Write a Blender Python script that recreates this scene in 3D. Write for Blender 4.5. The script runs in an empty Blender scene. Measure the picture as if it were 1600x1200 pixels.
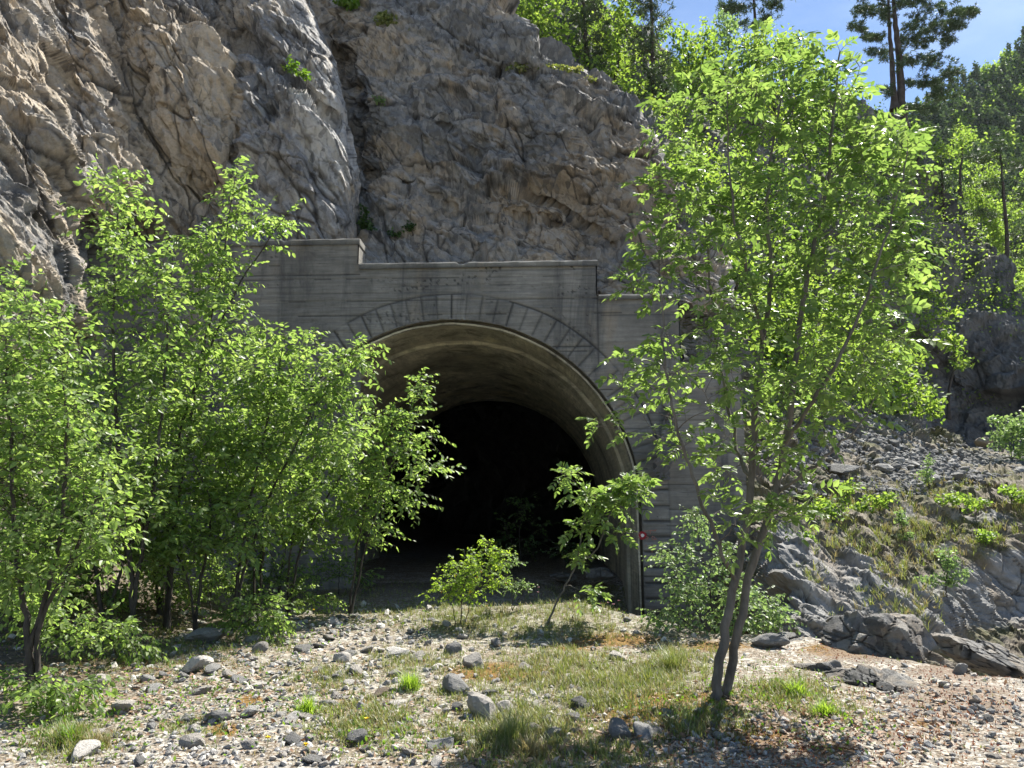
import bpy, bmesh, math, random
import numpy as np

# ------------------------------------------------------------------ camera, sky, sun, exposure
SC = bpy.context.scene
COL = SC.collection
F, CX, CY = 1200.0, 800.0, 600.0
PITCH = math.radians(9.46)
EYE = np.array([0.0, 0.0, 1.6])
cam_d = bpy.data.cameras.new('camera')
cam = bpy.data.objects.new('camera', cam_d)
COL.objects.link(cam)
cam.location = EYE
cam.rotation_euler = (math.radians(90) + PITCH, 0, 0)
cam_d.sensor_width = 36.0
cam_d.lens = 36.0 * F / 1600.0
cam_d.clip_start, cam_d.clip_end = 0.1, 5000
SC.camera = cam

SUN_EL = math.radians(55)
sh = np.array([0.68, 0.733])                      # horizontal direction towards the sun
SUN = np.array([sh[0]*math.cos(SUN_EL), sh[1]*math.cos(SUN_EL), math.sin(SUN_EL)])
W = bpy.data.worlds.new('World')
SC.world = W
W.use_nodes = True
nt = W.node_tree
bg = nt.nodes['Background']
sky = nt.nodes.new('ShaderNodeTexSky')
sky.sky_type = 'NISHITA'
sky.sun_disc = False
sky.sun_elevation = SUN_EL
sky.sun_rotation = math.atan2(sh[0], sh[1])
sky.altitude = 600
sky.air_density = 1.0
sky.dust_density = 0.15
sky.ozone_density = 3.0
tcw = nt.nodes.new('ShaderNodeTexCoord')
mpw = nt.nodes.new('ShaderNodeMapping')
mpw.inputs['Scale'].default_value = (2.0, 3.0, 7.0)
mpw.inputs['Rotation'].default_value = (0.3, 0.5, 0.2)
nzw = nt.nodes.new('ShaderNodeTexNoise')
nzw.inputs['Scale'].default_value = 1.6
nzw.inputs['Detail'].default_value = 7
rpw = nt.nodes.new('ShaderNodeMapRange')
rpw.inputs['From Min'].default_value = 0.50
rpw.inputs['From Max'].default_value = 0.80
rpw.inputs['To Max'].default_value = 0.22
mxw = nt.nodes.new('ShaderNodeMix')
mxw.data_type = 'RGBA'
mxw.inputs['B'].default_value = (8.5, 9.3, 10.5, 1)
nt.links.new(tcw.outputs['Generated'], mpw.inputs['Vector'])
nt.links.new(mpw.outputs['Vector'], nzw.inputs['Vector'])
nt.links.new(nzw.outputs['Fac'], rpw.inputs['Value'])
nt.links.new(rpw.outputs['Result'], mxw.inputs['Factor'])
nt.links.new(sky.outputs['Color'], mxw.inputs['A'])
nt.links.new(mxw.outputs['Result'], bg.inputs['Color'])
bg.inputs['Strength'].default_value = 0.072

sun_d = bpy.data.lights.new('sun', 'SUN')
sun_d.energy = 5.0
sun_d.angle = math.radians(0.53)
sun_d.color = (1.0, 0.955, 0.87)
sun = bpy.data.objects.new('sun', sun_d)
COL.objects.link(sun)
import mathutils
sun.rotation_euler = mathutils.Vector(SUN).to_track_quat('Z', 'Y').to_euler()

SC.view_settings.view_transform = 'Standard'
SC.view_settings.look = 'None'
SC.view_settings.exposure = 1.36
SC.view_settings.gamma = 1
cy = SC.cycles
cy.max_bounces = 8
cy.diffuse_bounces = 4
cy.transmission_bounces = 5
cy.glossy_bounces = 2
cy.caustics_reflective = cy.caustics_refractive = False
cy.use_denoising = True

# ------------------------------------------------------------------ helpers: projection and noise
RS = np.random.RandomState(11)
SP, CP = math.sin(PITCH), math.cos(PITCH)

def unp(px, py, Y):
    """world point seen at photo pixel (px, py) at horizontal distance Y"""
    px, py, Y = np.broadcast_arrays(np.asarray(px, float), np.asarray(py, float), np.asarray(Y, float))
    u = (px - CX)/F; v = (CY - py)/F
    t = Y/(CP - v*SP)
    return np.stack([u*t, Y, EYE[2] + t*(SP + v*CP)], -1)

def proj(p):
    p = np.asarray(p, float) - EYE
    d = p[..., 1]*CP + p[..., 2]*SP
    return CX + F*p[..., 0]/d, CY - F*(-p[..., 1]*SP + p[..., 2]*CP)/d

_perm = np.random.RandomState(5).permutation(256)
_PT = np.concatenate([_perm, _perm, _perm])
_G = np.random.RandomState(6).normal(size=(256, 3))
_G /= np.linalg.norm(_G, axis=1)[:, None]
_R1 = np.random.RandomState(8).rand(256)

def h3(i, j, k):
    return _PT[_PT[_PT[i & 255] + (j & 255)] + (k & 255)]

def perlin(p):
    p = np.asarray(p, float)
    i = np.floor(p).astype(np.int64); f = p - i
    w = f*f*f*(f*(f*6 - 15) + 10)
    out = 0
    for dx in (0, 1):
        wx = w[:, 0] if dx else 1 - w[:, 0]
        for dy in (0, 1):
            wy = w[:, 1] if dy else 1 - w[:, 1]
            for dz in (0, 1):
                wz = w[:, 2] if dz else 1 - w[:, 2]
                g = _G[h3(i[:, 0]+dx, i[:, 1]+dy, i[:, 2]+dz)]
                out = out + wx*wy*wz*((f - np.array([dx, dy, dz]))*g).sum(1)
    return out*1.5

def fbm(p, o=4, gain=.5):
    a, s, r = 1.0, 1.0, 0
    for k in range(o):
        r = r + a*perlin(p*s + 17.3*k)
        a *= gain; s *= 2.03
    return r

def voro(p, second=False):
    i = np.floor(p).astype(np.int64)
    n = len(p)
    f1 = np.full(n, 9.); f2 = np.full(n, 9.); idd = np.zeros(n, np.int64); ctr = np.zeros((n, 3))
    id2 = np.zeros(n, np.int64); ctr2 = np.zeros((n, 3))
    for dx in (-1, 0, 1):
        for dy in (-1, 0, 1):
            for dz in (-1, 0, 1):
                a, b, c = i[:, 0]+dx, i[:, 1]+dy, i[:, 2]+dz
                h = h3(a, b, c)
                q = np.stack([a + _R1[h], b + _R1[(h*7 + 31) & 255], c + _R1[(h*13 + 77) & 255]], 1)
                d = np.sqrt(((p - q)**2).sum(1))
                m = d < f1
                if second:
                    m2 = ~m & (d < f2)
                    id2 = np.where(m, idd, np.where(m2, h, id2))
                    ctr2 = np.where(m[:, None], ctr, np.where(m2[:, None], q, ctr2))
                f2 = np.where(m, f1, np.minimum(f2, d))
                idd = np.where(m, h, idd)
                ctr = np.where(m[:, None], q, ctr)
                f1 = np.where(m, d, f1)
    return (f1, f2, idd, ctr, id2, ctr2) if second else (f1, f2, idd, ctr)

def sstep(a, b, x):
    t = np.clip((x - a)/(b - a), 0, 1)
    return t*t*(3 - 2*t)

def rbf(ctrl, c=0.7, s=100.0):
    ctrl = np.array(ctrl, float)
    X = ctrl[:, :2]/s; n = len(X)
    K = np.sqrt(((X[:, None] - X[None])**2).sum(-1) + c*c)
    A = np.zeros((n+3, n+3)); A[:n, :n] = K; A[:n, n] = 1; A[:n, n+1:] = X; A[n, :n] = 1; A[n+1:, :n] = X.T
    w = np.linalg.solve(A, np.concatenate([ctrl[:, 2], [0, 0, 0]]))
    def f(x, y):
        x, y = np.broadcast_arrays(np.asarray(x, float), np.asarray(y, float))
        sh_ = x.shape
        P = np.stack([x.ravel(), y.ravel()], 1)/s
        r = np.full(len(P), w[n]) + P @ w[n+1:]
        for k in range(n):
            r += w[k]*np.sqrt(((P - X[k])**2).sum(1) + c*c)
        return r.reshape(sh_)
    return f

def line_dist(px, py, pts):
    """distance in pixels of the map points to a polyline"""
    d = np.full(np.shape(px), 1e9)
    for (x0, y0), (x1, y1) in zip(pts[:-1], pts[1:]):
        vx, vy = x1-x0, y1-y0
        t = np.clip(((px-x0)*vx + (py-y0)*vy)/(vx*vx+vy*vy), 0, 1)
        d = np.minimum(d, np.hypot(px - x0 - t*vx, py - y0 - t*vy))
    return d

def unit(a):
    a = np.asarray(a, float)
    return a/np.maximum(np.linalg.norm(a, axis=-1, keepdims=True), 1e-9)

# ------------------------------------------------------------------ helpers: meshes and objects
def link(o, parent=None):
    COL.objects.link(o)
    if parent is not None:
        o.parent = parent
    return o

def mesh_np(name, verts, polys, mat, parent=None, smooth=False, attrs=None):
    """polys: (M,3) or (M,4) int array"""
    me = bpy.data.meshes.new(name)
    verts = np.ascontiguousarray(verts, np.float32).reshape(-1, 3)
    polys = np.ascontiguousarray(polys, np.int32)
    m, k = polys.shape
    me.vertices.add(len(verts)); me.vertices.foreach_set('co', verts.ravel())
    me.loops.add(m*k); me.loops.foreach_set('vertex_index', polys.ravel())
    me.polygons.add(m)
    me.polygons.foreach_set('loop_start', np.arange(0, m*k, k, dtype=np.int32))
    me.polygons.foreach_set('loop_total', np.full(m, k, np.int32))
    me.polygons.foreach_set('use_smooth', np.full(m, bool(smooth)))
    for an, av in (attrs or {}).items():
        at = me.attributes.new(an, 'FLOAT', 'POINT')
        at.data.foreach_set('value', np.ascontiguousarray(av, np.float32).ravel())
    me.update(calc_edges=True)
    me.materials.append(mat)
    return link(bpy.data.objects.new(name, me), parent)

def tag(o, label=None, cat=None, group=None, kind=None):
    if label: o['label'] = label
    if cat: o['category'] = cat
    if group: o['group'] = group
    if kind: o['kind'] = kind
    return o

def empty(name, loc, label, cat, group=None):
    o = bpy.data.objects.new(name, None)
    o.empty_display_size = .2
    o.location = [float(c) for c in loc]
    COL.objects.link(o)
    return tag(o, label, cat, group)

def grid_polys(nr, nc):
    a = np.arange(nr*nc).reshape(nr, nc)
    return np.stack([a[:-1, :-1], a[1:, :-1], a[1:, 1:], a[:-1, 1:]], -1).reshape(-1, 4)

def grid_normals(B):
    du = np.gradient(B, axis=1); dv = np.gradient(B, axis=0)
    return unit(np.cross(dv, du))

# ------------------------------------------------------------------ helpers: materials
class Mat:
    def __init__(s, name):
        s.m = bpy.data.materials.new(name); s.m.use_nodes = True
        s.t = s.m.node_tree; s.n = s.t.nodes
        s.b = s.n['Principled BSDF']; s.out = s.n['Material Output']
        s.b.inputs['Specular IOR Level'].default_value = 0.3
        s.b.inputs['Roughness'].default_value = 0.85
        s.tc = s.n.new('ShaderNodeTexCoord')
    def L(s, a, b): s.t.links.new(a, b)
    def map(s, scale=(1, 1, 1), rot=(0, 0, 0)):
        m = s.n.new('ShaderNodeMapping'); m.inputs['Scale'].default_value = scale; m.inputs['Rotation'].default_value = rot
        s.L(s.tc.outputs['Object'], m.inputs['Vector']); return m.outputs['Vector']
    def noise(s, scale, detail=4, rough=.55, vec=None, dist=0):
        x = s.n.new('ShaderNodeTexNoise'); x.inputs['Scale'].default_value = scale
        x.inputs['Detail'].default_value = detail; x.inputs['Roughness'].default_value = rough
        x.inputs['Distortion'].default_value = dist
        s.L(vec if vec is not None else s.tc.outputs['Object'], x.inputs['Vector']); return x.outputs['Fac']
    def vor(s, scale, feature='F1', vec=None, out='Distance'):
        x = s.n.new('ShaderNodeTexVoronoi'); x.inputs['Scale'].default_value = scale; x.feature = feature
        s.L(vec if vec is not None else s.tc.outputs['Object'], x.inputs['Vector']); return x.outputs[out]
    def attr(s, name):
        x = s.n.new('ShaderNodeAttribute'); x.attribute_name = name; return x.outputs['Fac']
    def rng(s, val, a, b, c=0., d=1.):
        x = s.n.new('ShaderNodeMapRange')
        for k, v in zip(('From Min', 'From Max', 'To Min', 'To Max'), (a, b, c, d)): x.inputs[k].default_value = v
        s.L(val, x.inputs['Value']); return x.outputs['Result']
    def math(s, op, a, b):
        x = s.n.new('ShaderNodeMath'); x.operation = op
        for k, v in ((0, a), (1, b)):
            if hasattr(v, 'links'): s.L(v, x.inputs[k])
            else: x.inputs[k].default_value = v
        return x.outputs[0]
    def mix(s, fac, a, b, mode='MIX'):
        x = s.n.new('ShaderNodeMix'); x.data_type = 'RGBA'; x.blend_type = mode
        for k, v in (('Factor', fac), ('A', a), ('B', b)):
            if hasattr(v, 'links'): s.L(v, x.inputs[k])
            elif k == 'Factor': x.inputs[k].default_value = v
            else: x.inputs[k].default_value = (*v, 1)
        return x.outputs['Result']
    def ramp(s, val, stops):
        x = s.n.new('ShaderNodeValToRGB'); e = x.color_ramp.elements
        while len(e) < len(stops): e.new(0.5)
        for q, (p, c) in zip(e, stops): q.position = p; q.color = (*c, 1)
        s.L(val, x.inputs['Fac']); return x.outputs['Color']
    def bump(s, h, dist=.02, strength=1., prev=None):
        x = s.n.new('ShaderNodeBump'); x.inputs['Distance'].default_value = dist; x.inputs['Strength'].default_value = strength
        s.L(h, x.inputs['Height'])
        if prev is not None: s.L(prev, x.inputs['Normal'])
        s.L(x.outputs['Normal'], s.b.inputs['Normal']); return x.outputs['Normal']
    def color(s, c): s.L(c, s.b.inputs['Base Color']); return s.m

def rock_mat(name, greys, tan, tan_amt=.5, fine=1.0):
    M = Mat(name)
    blk = M.attr('blk'); crk = M.attr('crk')
    big = M.noise(.45, 6, .65)
    med = M.noise(2.1, 8, .72)
    fin = M.noise(11, 9, .78)
    mixv = M.math('ADD', M.math('ADD', M.math('MULTIPLY', med, .45), M.math('MULTIPLY', blk, .30)), M.math('MULTIPLY', fin, .25))
    g = M.ramp(mixv, [(.34, greys[0]), (.47, greys[1]), (.58, greys[2])])
    t = M.ramp(M.math('ADD', M.math('MULTIPLY', fin, .7), M.math('MULTIPLY', blk, .3)), [(.3, tan[0]), (.62, tan[1])])
    tv = M.math('ADD', M.math('MULTIPLY', big, .75), M.math('MULTIPLY', blk, .40))
    tv = M.math('ADD', tv, M.math('MULTIPLY', med, .45))
    tv = M.math('ADD', tv, M.math('MULTIPLY', M.attr('tan'), .32))
    fac = M.rng(tv, 1.02 - .5*tan_amt, 1.20 - .5*tan_amt, 0, .92)
    c = M.mix(fac, g, t)
    streak = M.noise(1.1, 8, .75, M.map((2.2, 2.2, .35)), .5)
    c = M.mix(M.rng(streak, .54, .70, 0, .55), c, (.10, .10, .10))
    chip = M.vor(6.5, 'F1', M.map((1.2, 1, .55), (.5, .4, .3)), 'Color')
    sp = M.n.new('ShaderNodeSeparateColor'); M.L(chip, sp.inputs[0])
    c = M.mix(M.rng(sp.outputs[0], .78, .92, 0, .55), c, (.47, .44, .39))
    c = M.mix(M.rng(sp.outputs[1], .80, .95, 0, .55), c, (.085, .082, .08))
    c = M.mix(M.rng(fin, .58, .76, 0, .6), c, (.50, .48, .44))
    c = M.mix(M.rng(M.noise(17, 8, .8), .57, .70, 0, .6), c, (.10, .095, .085))
    c = M.mix(M.math('MULTIPLY', crk, .9), c, (.03, .026, .023))
    b1 = M.bump(M.vor(8.0, 'F1', M.map((1, 1, .5), (.5, .4, .3))), .06, .8)
    b2 = M.bump(M.noise(5, 10, .78), .14, .9, b1)
    M.bump(M.noise(30*fine, 7, .8), .028, 1.0, b2)
    M.b.inputs['Roughness'].default_value = .78
    M.b.inputs['Specular IOR Level'].default_value = .35
    return M.color(c)

def leaf_mat(name, dark, mid, light, trans=.42, rough=.42, tcol=None):
    M = Mat(name)
    ge = M.n.new('ShaderNodeNewGeometry')
    rnd = ge.outputs['Random Per Island']
    cl = M.noise(1.3, 3)
    v = M.math('ADD', M.math('MULTIPLY', rnd, .7), M.math('MULTIPLY', cl, .3))
    c = M.ramp(v, [(.12, dark), (.48, mid), (.88, light)])
    M.L(c, M.b.inputs['Base Color'])
    M.b.inputs['Roughness'].default_value = rough
    M.b.inputs['Specular IOR Level'].default_value = .5
    tr = M.n.new('ShaderNodeBsdfTranslucent')
    tc = M.mix(1.0, c, tcol or (1.75, 1.75, .75), 'MULTIPLY')
    M.L(tc, tr.inputs['Color'])
    mx = M.n.new('ShaderNodeMixShader'); mx.inputs[0].default_value = trans
    M.L(M.b.outputs[0], mx.inputs[1]); M.L(tr.outputs[0], mx.inputs[2])
    M.L(mx.outputs[0], M.out.inputs['Surface'])
    return M.m

def bark_mat(name, a, b, sc=1.0):
    M = Mat(name)
    n1 = M.noise(14*sc, 6, .7, M.map((1, 1, .35)))
    n2 = M.noise(3.5*sc, 4)
    c = M.mix(M.rng(n1, .35, .65), a, b)
    c = M.mix(M.rng(n2, .55, .7, 0, .4), c, (.17, .17, .145))
    M.bump(n1, .012, .9)
    M.b.inputs['Roughness'].default_value = .9
    return M.color(c)

def plain_mat(name, col, rough=.8, var=.25, sc=8, bump=.0):
    M = Mat(name)
    n = M.noise(sc, 5, .6)
    c = M.mix(M.rng(n, .3, .7), tuple(x*(1-var) for x in col), tuple(min(1, x*(1+var)) for x in col))
    if bump: M.bump(n, bump, .8)
    M.b.inputs['Roughness'].default_value = rough
    return M.color(c)

MT = {}
MT['cliff'] = rock_mat('limestone', [(.15, .148, .145), (.36, .35, .335), (.64, .62, .58)], [(.36, .275, .18), (.72, .60, .44)], .66)
MT['face'] = rock_mat('weathered_limestone', [(.15, .147, .138), (.26, .255, .238), (.44, .425, .39)], [(.33, .255, .17), (.54, .445, .325)], .46)
MT['bank'] = rock_mat('bank_rock', [(.13, .128, .124), (.24, .235, .225), (.38, .365, .34)], [(.24, .19, .14), (.36, .30, .23)], .35)
MT['hornbeam'] = leaf_mat('hornbeam_leaf', (.112, .190, .052), (.178, .268, .082), (.262, .345, .128), .62, .42, (1.58, 1.58, .95))
MT['ash'] = leaf_mat('ash_leaf', (.092, .156, .045), (.148, .228, .068), (.225, .305, .112), .56, .36, (1.58, 1.58, .95))
MT['pale_leaf'] = leaf_mat('pale_leaf', (.110, .180, .075), (.17, .25, .105), (.24, .32, .15), .5, .45, (1.4, 1.45, .9))
MT['broom_leaf'] = leaf_mat('broom_leaf', (.13, .22, .04), (.20, .30, .055), (.28, .37, .08), .6, .5)
MT['wood_leaf'] = leaf_mat('woodland_leaf', (.100, .180, .042), (.155, .250, .060), (.235, .33, .09), .60, .5, (1.7, 1.6, .8))
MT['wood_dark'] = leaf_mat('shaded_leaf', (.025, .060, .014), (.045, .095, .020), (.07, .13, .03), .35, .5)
MT['needle'] = leaf_mat('pine_needle', (.040, .068, .034), (.062, .098, .042), (.095, .128, .055), .22, .5, (1.2, 1.3, .8))
MT['far_needle'] = leaf_mat('far_conifer', (.048, .080, .036), (.072, .115, .045), (.11, .155, .06), .3, .6, (1.2, 1.3, .8))
MT['grass'] = leaf_mat('grass_blade', (.110, .155, .035), (.175, .215, .060), (.30, .29, .13), .38, .5, (1.4, 1.4, .8))
MT['dry_grass'] = leaf_mat('dry_grass', (.16, .14, .06), (.26, .22, .10), (.38, .33, .18), .30, .6, (1.3, 1.25, .9))
MT['bright_grass'] = leaf_mat('fresh_grass', (.070, .150, .018), (.11, .20, .025), (.16, .24, .04), .45, .5)
MT['bark'] = bark_mat('grey_brown_bark', (.030, .025, .021), (.085, .072, .060))
MT['ashbark'] = bark_mat('ash_bark', (.075, .066, .056), (.17, .152, .13), .8)
MT['pinebark'] = bark_mat('pine_bark', (.045, .035, .030), (.10, .08, .068), .5)

# ------------------------------------------------------------------ rock displacement
def rock_disp(p, blocks, warp=.12, seed=0., stretch=None, fine=.05, joints=(), fz=3.6, fgain=.62):
    """broken rock: tilted facets of several sizes, parallel joints, open cracks, sharp creases"""
    q = p if stretch is None else p @ stretch
    q = q + seed
    wv = np.stack([fbm(q*.7 + 3.1, 2), fbm(q*.7 + 41.7, 2), fbm(q*.7 + 87.2, 2)], 1)*warp
    q = q + wv
    d = np.zeros(len(p)); crk = np.zeros(len(p)); blk = np.zeros(len(p))
    for n, (s, amp, tilt, cw) in enumerate(blocks):
        qq = q/s + 13.7*n
        f1, f2, idd, ctr, id2, ctr2 = voro(qq, True)
        h1 = amp*(_R1[(idd*3 + 11*n) & 255] - .5) + tilt*((qq - ctr)*_G[(idd*5 + n*3) & 255]).sum(1)
        h2 = amp*(_R1[(id2*3 + 11*n) & 255] - .5) + tilt*((qq - ctr2)*_G[(id2*5 + n*3) & 255]).sum(1)
        e = f2 - f1
        bl = .5 + .5*np.clip(e/(.10, .15, .26)[min(n, 2)], 0, 1)
        d += h1*bl + h2*(1 - bl)
        open_ = sstep(-.22, .12, perlin(q*(.7 + .5*n) + 9. + 5*n))
        c = (1 - np.clip(e/cw, 0, 1))*open_
        d -= c*(.05, .035, .015)[min(n, 2)]
        crk = np.maximum(crk, c*(1. if n < 2 else .6))
        blk += _R1[(idd*9 + n) & 255]*(.5 if n == 0 else .5/(len(blocks)-1 or 1))
    for n, (dr, sp, amp) in enumerate(joints):
        dr = unit(np.array(dr, float))
        u = (p @ dr)/sp + .55*perlin(p*(.35/max(sp, .25)) + 7*n) + .10*perlin(p*(1.6/max(sp, .25)) + 3*n) + 5.3*n
        k = np.floor(u).astype(np.int64); f = u - k
        h0 = _R1[(k*37 + 11*n) & 255]; hm = _R1[((k-1)*37 + 11*n) & 255]
        t = np.clip(f/.16, 0, 1)
        pres = sstep(-.35, .35, perlin(p*.45 + 31*n))
        d += amp*pres*((hm*(1-t) + h0*t) - .5 - .35*f)
        cc = np.exp(-(np.minimum(f, 1-f)*sp/.022)**2)*pres*(_R1[(k*53 + n) & 255] > .45)*(perlin(p*1.3 + 3*n) > -.1)
        d -= .035*cc
        crk = np.maximum(crk, .75*cc)
    r = 0; a_ = 1.; z = fz
    for k in range(5):
        r = r + a_*(.42 - np.abs(perlin(q*z + 7.7*k)))
        a_ *= fgain; z *= 1.95
    rough = .45 + .75*sstep(-.4, .5, fbm(p*.6 + 77, 2))
    d += fine*r*rough
    return d, crk, blk

def sheet(name, PX, PY, Y, blocks, mat, keep=None, seed=0., stretch=None, fine=.05, warp=.12, tan=None, edge=None, extra=None, joints=(), fade=None):
    B = unp(PX, PY, Y)
    if extra is not None:
        B = extra(B)
    nr, nc = B.shape[:2]
    N = grid_normals(B)
    flip = ((EYE - B)*N).sum(-1) < 0
    N[flip] *= -1
    d, crk, blk = rock_disp(B.reshape(-1, 3), blocks, warp, seed, stretch, fine, joints)
    if fade is not None: d = d*fade.ravel()
    V = B + N*d.reshape(nr, nc, 1)
    polys = grid_polys(nr, nc)
    if keep is not None:
        polys = polys[keep.ravel()[polys].all(1)]
    at = {'crk': crk, 'blk': blk, 'tan': (np.zeros(nr*nc) if tan is None else tan.ravel())}
    return mesh_np(name, V.reshape(-1, 3), polys, mat, None, False, at), V

# ------------------------------------------------------------------ ground
def ledge(x):
    return np.interp(x, [.6, 1.3, 2.4, 3.9, 4.9, 7.5], [17.5, 12.8, 10.3, 9.75, 7.9, 5.2])

def ground_h(x, y):
    x = np.asarray(x, float); y = np.asarray(y, float)
    z = 1.7*sstep(4.2, 8.2, -x)*sstep(8.0, 14.0, y)
    z = z + .16*np.exp(-((x - .6)**2/7 + (y - 11.6)**2/5)) + .10*np.exp(-((x - 1.7)**2/1.2 + (y - 7.2)**2/.7))
    e = y - ledge(x)
    z = z - 1.3*sstep(0.0, 1.3, e)*sstep(.5, 1.6, x)*sstep(19, 16, y)
    z = z + .9*sstep(2, -14, y)*0
    return z

def ground_z(x, y):
    x = np.atleast_1d(np.asarray(x, float)); y = np.atleast_1d(np.asarray(y, float))
    p = np.stack([x, y, np.zeros_like(x)], 1)
    return ground_h(x, y) + .07*fbm(p*.55 + 5, 3) + .022*fbm(p*3.2 + 9, 3)

_GX, _GY, _GS = -11.0, 3.0, .04
_gx = np.arange(_GX, 11.0, _GS); _gy = np.arange(_GY, 21.0, _GS)
_gm = np.meshgrid(_gx, _gy)
_GT = ground_z(_gm[0].ravel(), _gm[1].ravel()).reshape(_gm[0].shape)
def ground_z(x, y):
    x = np.atleast_1d(np.asarray(x, float)); y = np.atleast_1d(np.asarray(y, float))
    fx = np.clip((x - _GX)/_GS, 0, len(_gx)-1.001); fy = np.clip((y - _GY)/_GS, 0, len(_gy)-1.001)
    i, j = fx.astype(int), fy.astype(int); u, v = fx - i, fy - j
    return (_GT[j, i]*(1-u) + _GT[j, i+1]*u)*(1-v) + (_GT[j+1, i]*(1-u) + _GT[j+1, i+1]*u)*v

def on_ground(px, py):
    """the ground point seen at photo pixel(s)"""
    px = np.atleast_1d(np.asarray(px, float)); py = np.atleast_1d(np.asarray(py, float))
    u = (px - CX)/F; v = (CY - py)/F
    d = np.stack([u, CP - v*SP, SP + v*CP], 1)
    Y = np.linspace(3.2, 20, 240)
    best = np.full(len(px), 20.)
    done = np.zeros(len(px), bool)
    for a in Y:
        t = a/d[:, 1]
        z = EYE[2] + t*d[:, 2]
        hit = (z <= ground_z(u*t, np.full_like(t, a))) & ~done
        best[hit] = a; done |= hit
    t = best/d[:, 1]
    x = u*t
    return np.stack([x, best, ground_z(x, best)], 1)

def pix_blobs(px, py, blobs):
    w = np.zeros(np.shape(px))
    for (x, y, rx, ry, a) in blobs:
        w = np.maximum(w, a*np.exp(-(((px-x)/rx)**2 + ((py-y)/ry)**2)))
    return w

MOSS = [(780,1050,90,16,1),(1050,1100,110,22,1),(1010,1120,80,25,1),(1120,1010,70,10,.8),(350,1140,25,12,1),(390,1095,25,10,1),(1330,1015,90,14,.9),(960,1000,90,14,.8),(1450,1130,40,12,.7),(900,1010,60,12,.6),(1180,1150,80,30,.7),(560,1095,60,10,.6),(1290,1170,60,16,.7)]
RED = [(1350,1020,130,22,1),(1250,1170,180,40,.8),(1500,1100,150,60,1),(1400,1150,180,40,.8),(1180,1080,80,30,.6),(1000,1020,140,20,.5),(1500,1050,120,25,1)]
GRASSY = [(780,916,240,13,.8),(560,926,110,14,.7),(930,930,80,16,.8),(740,965,120,30,1),(900,950,120,28,1),(880,1050,140,45,.9),(810,1150,110,50,1),(1000,1060,110,30,1),(520,1060,80,26,.6),(570,1130,90,35,.7),(640,1035,80,20,.7),(1050,1040,70,30,1),(1230,1085,80,28,.8),(250,1010,160,40,.6),(110,1160,55,22,1),(620,960,120,22,.6),(950,1100,90,25,.8),(700,1090,60,20,.4),(420,1010,60,14,.4),(1080,1130,90,30,.8),(1300,1110,60,16,.5),(860,985,160,22,.8),(300,1140,50,14,.3),(950,1180,80,30,.5)]

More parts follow.
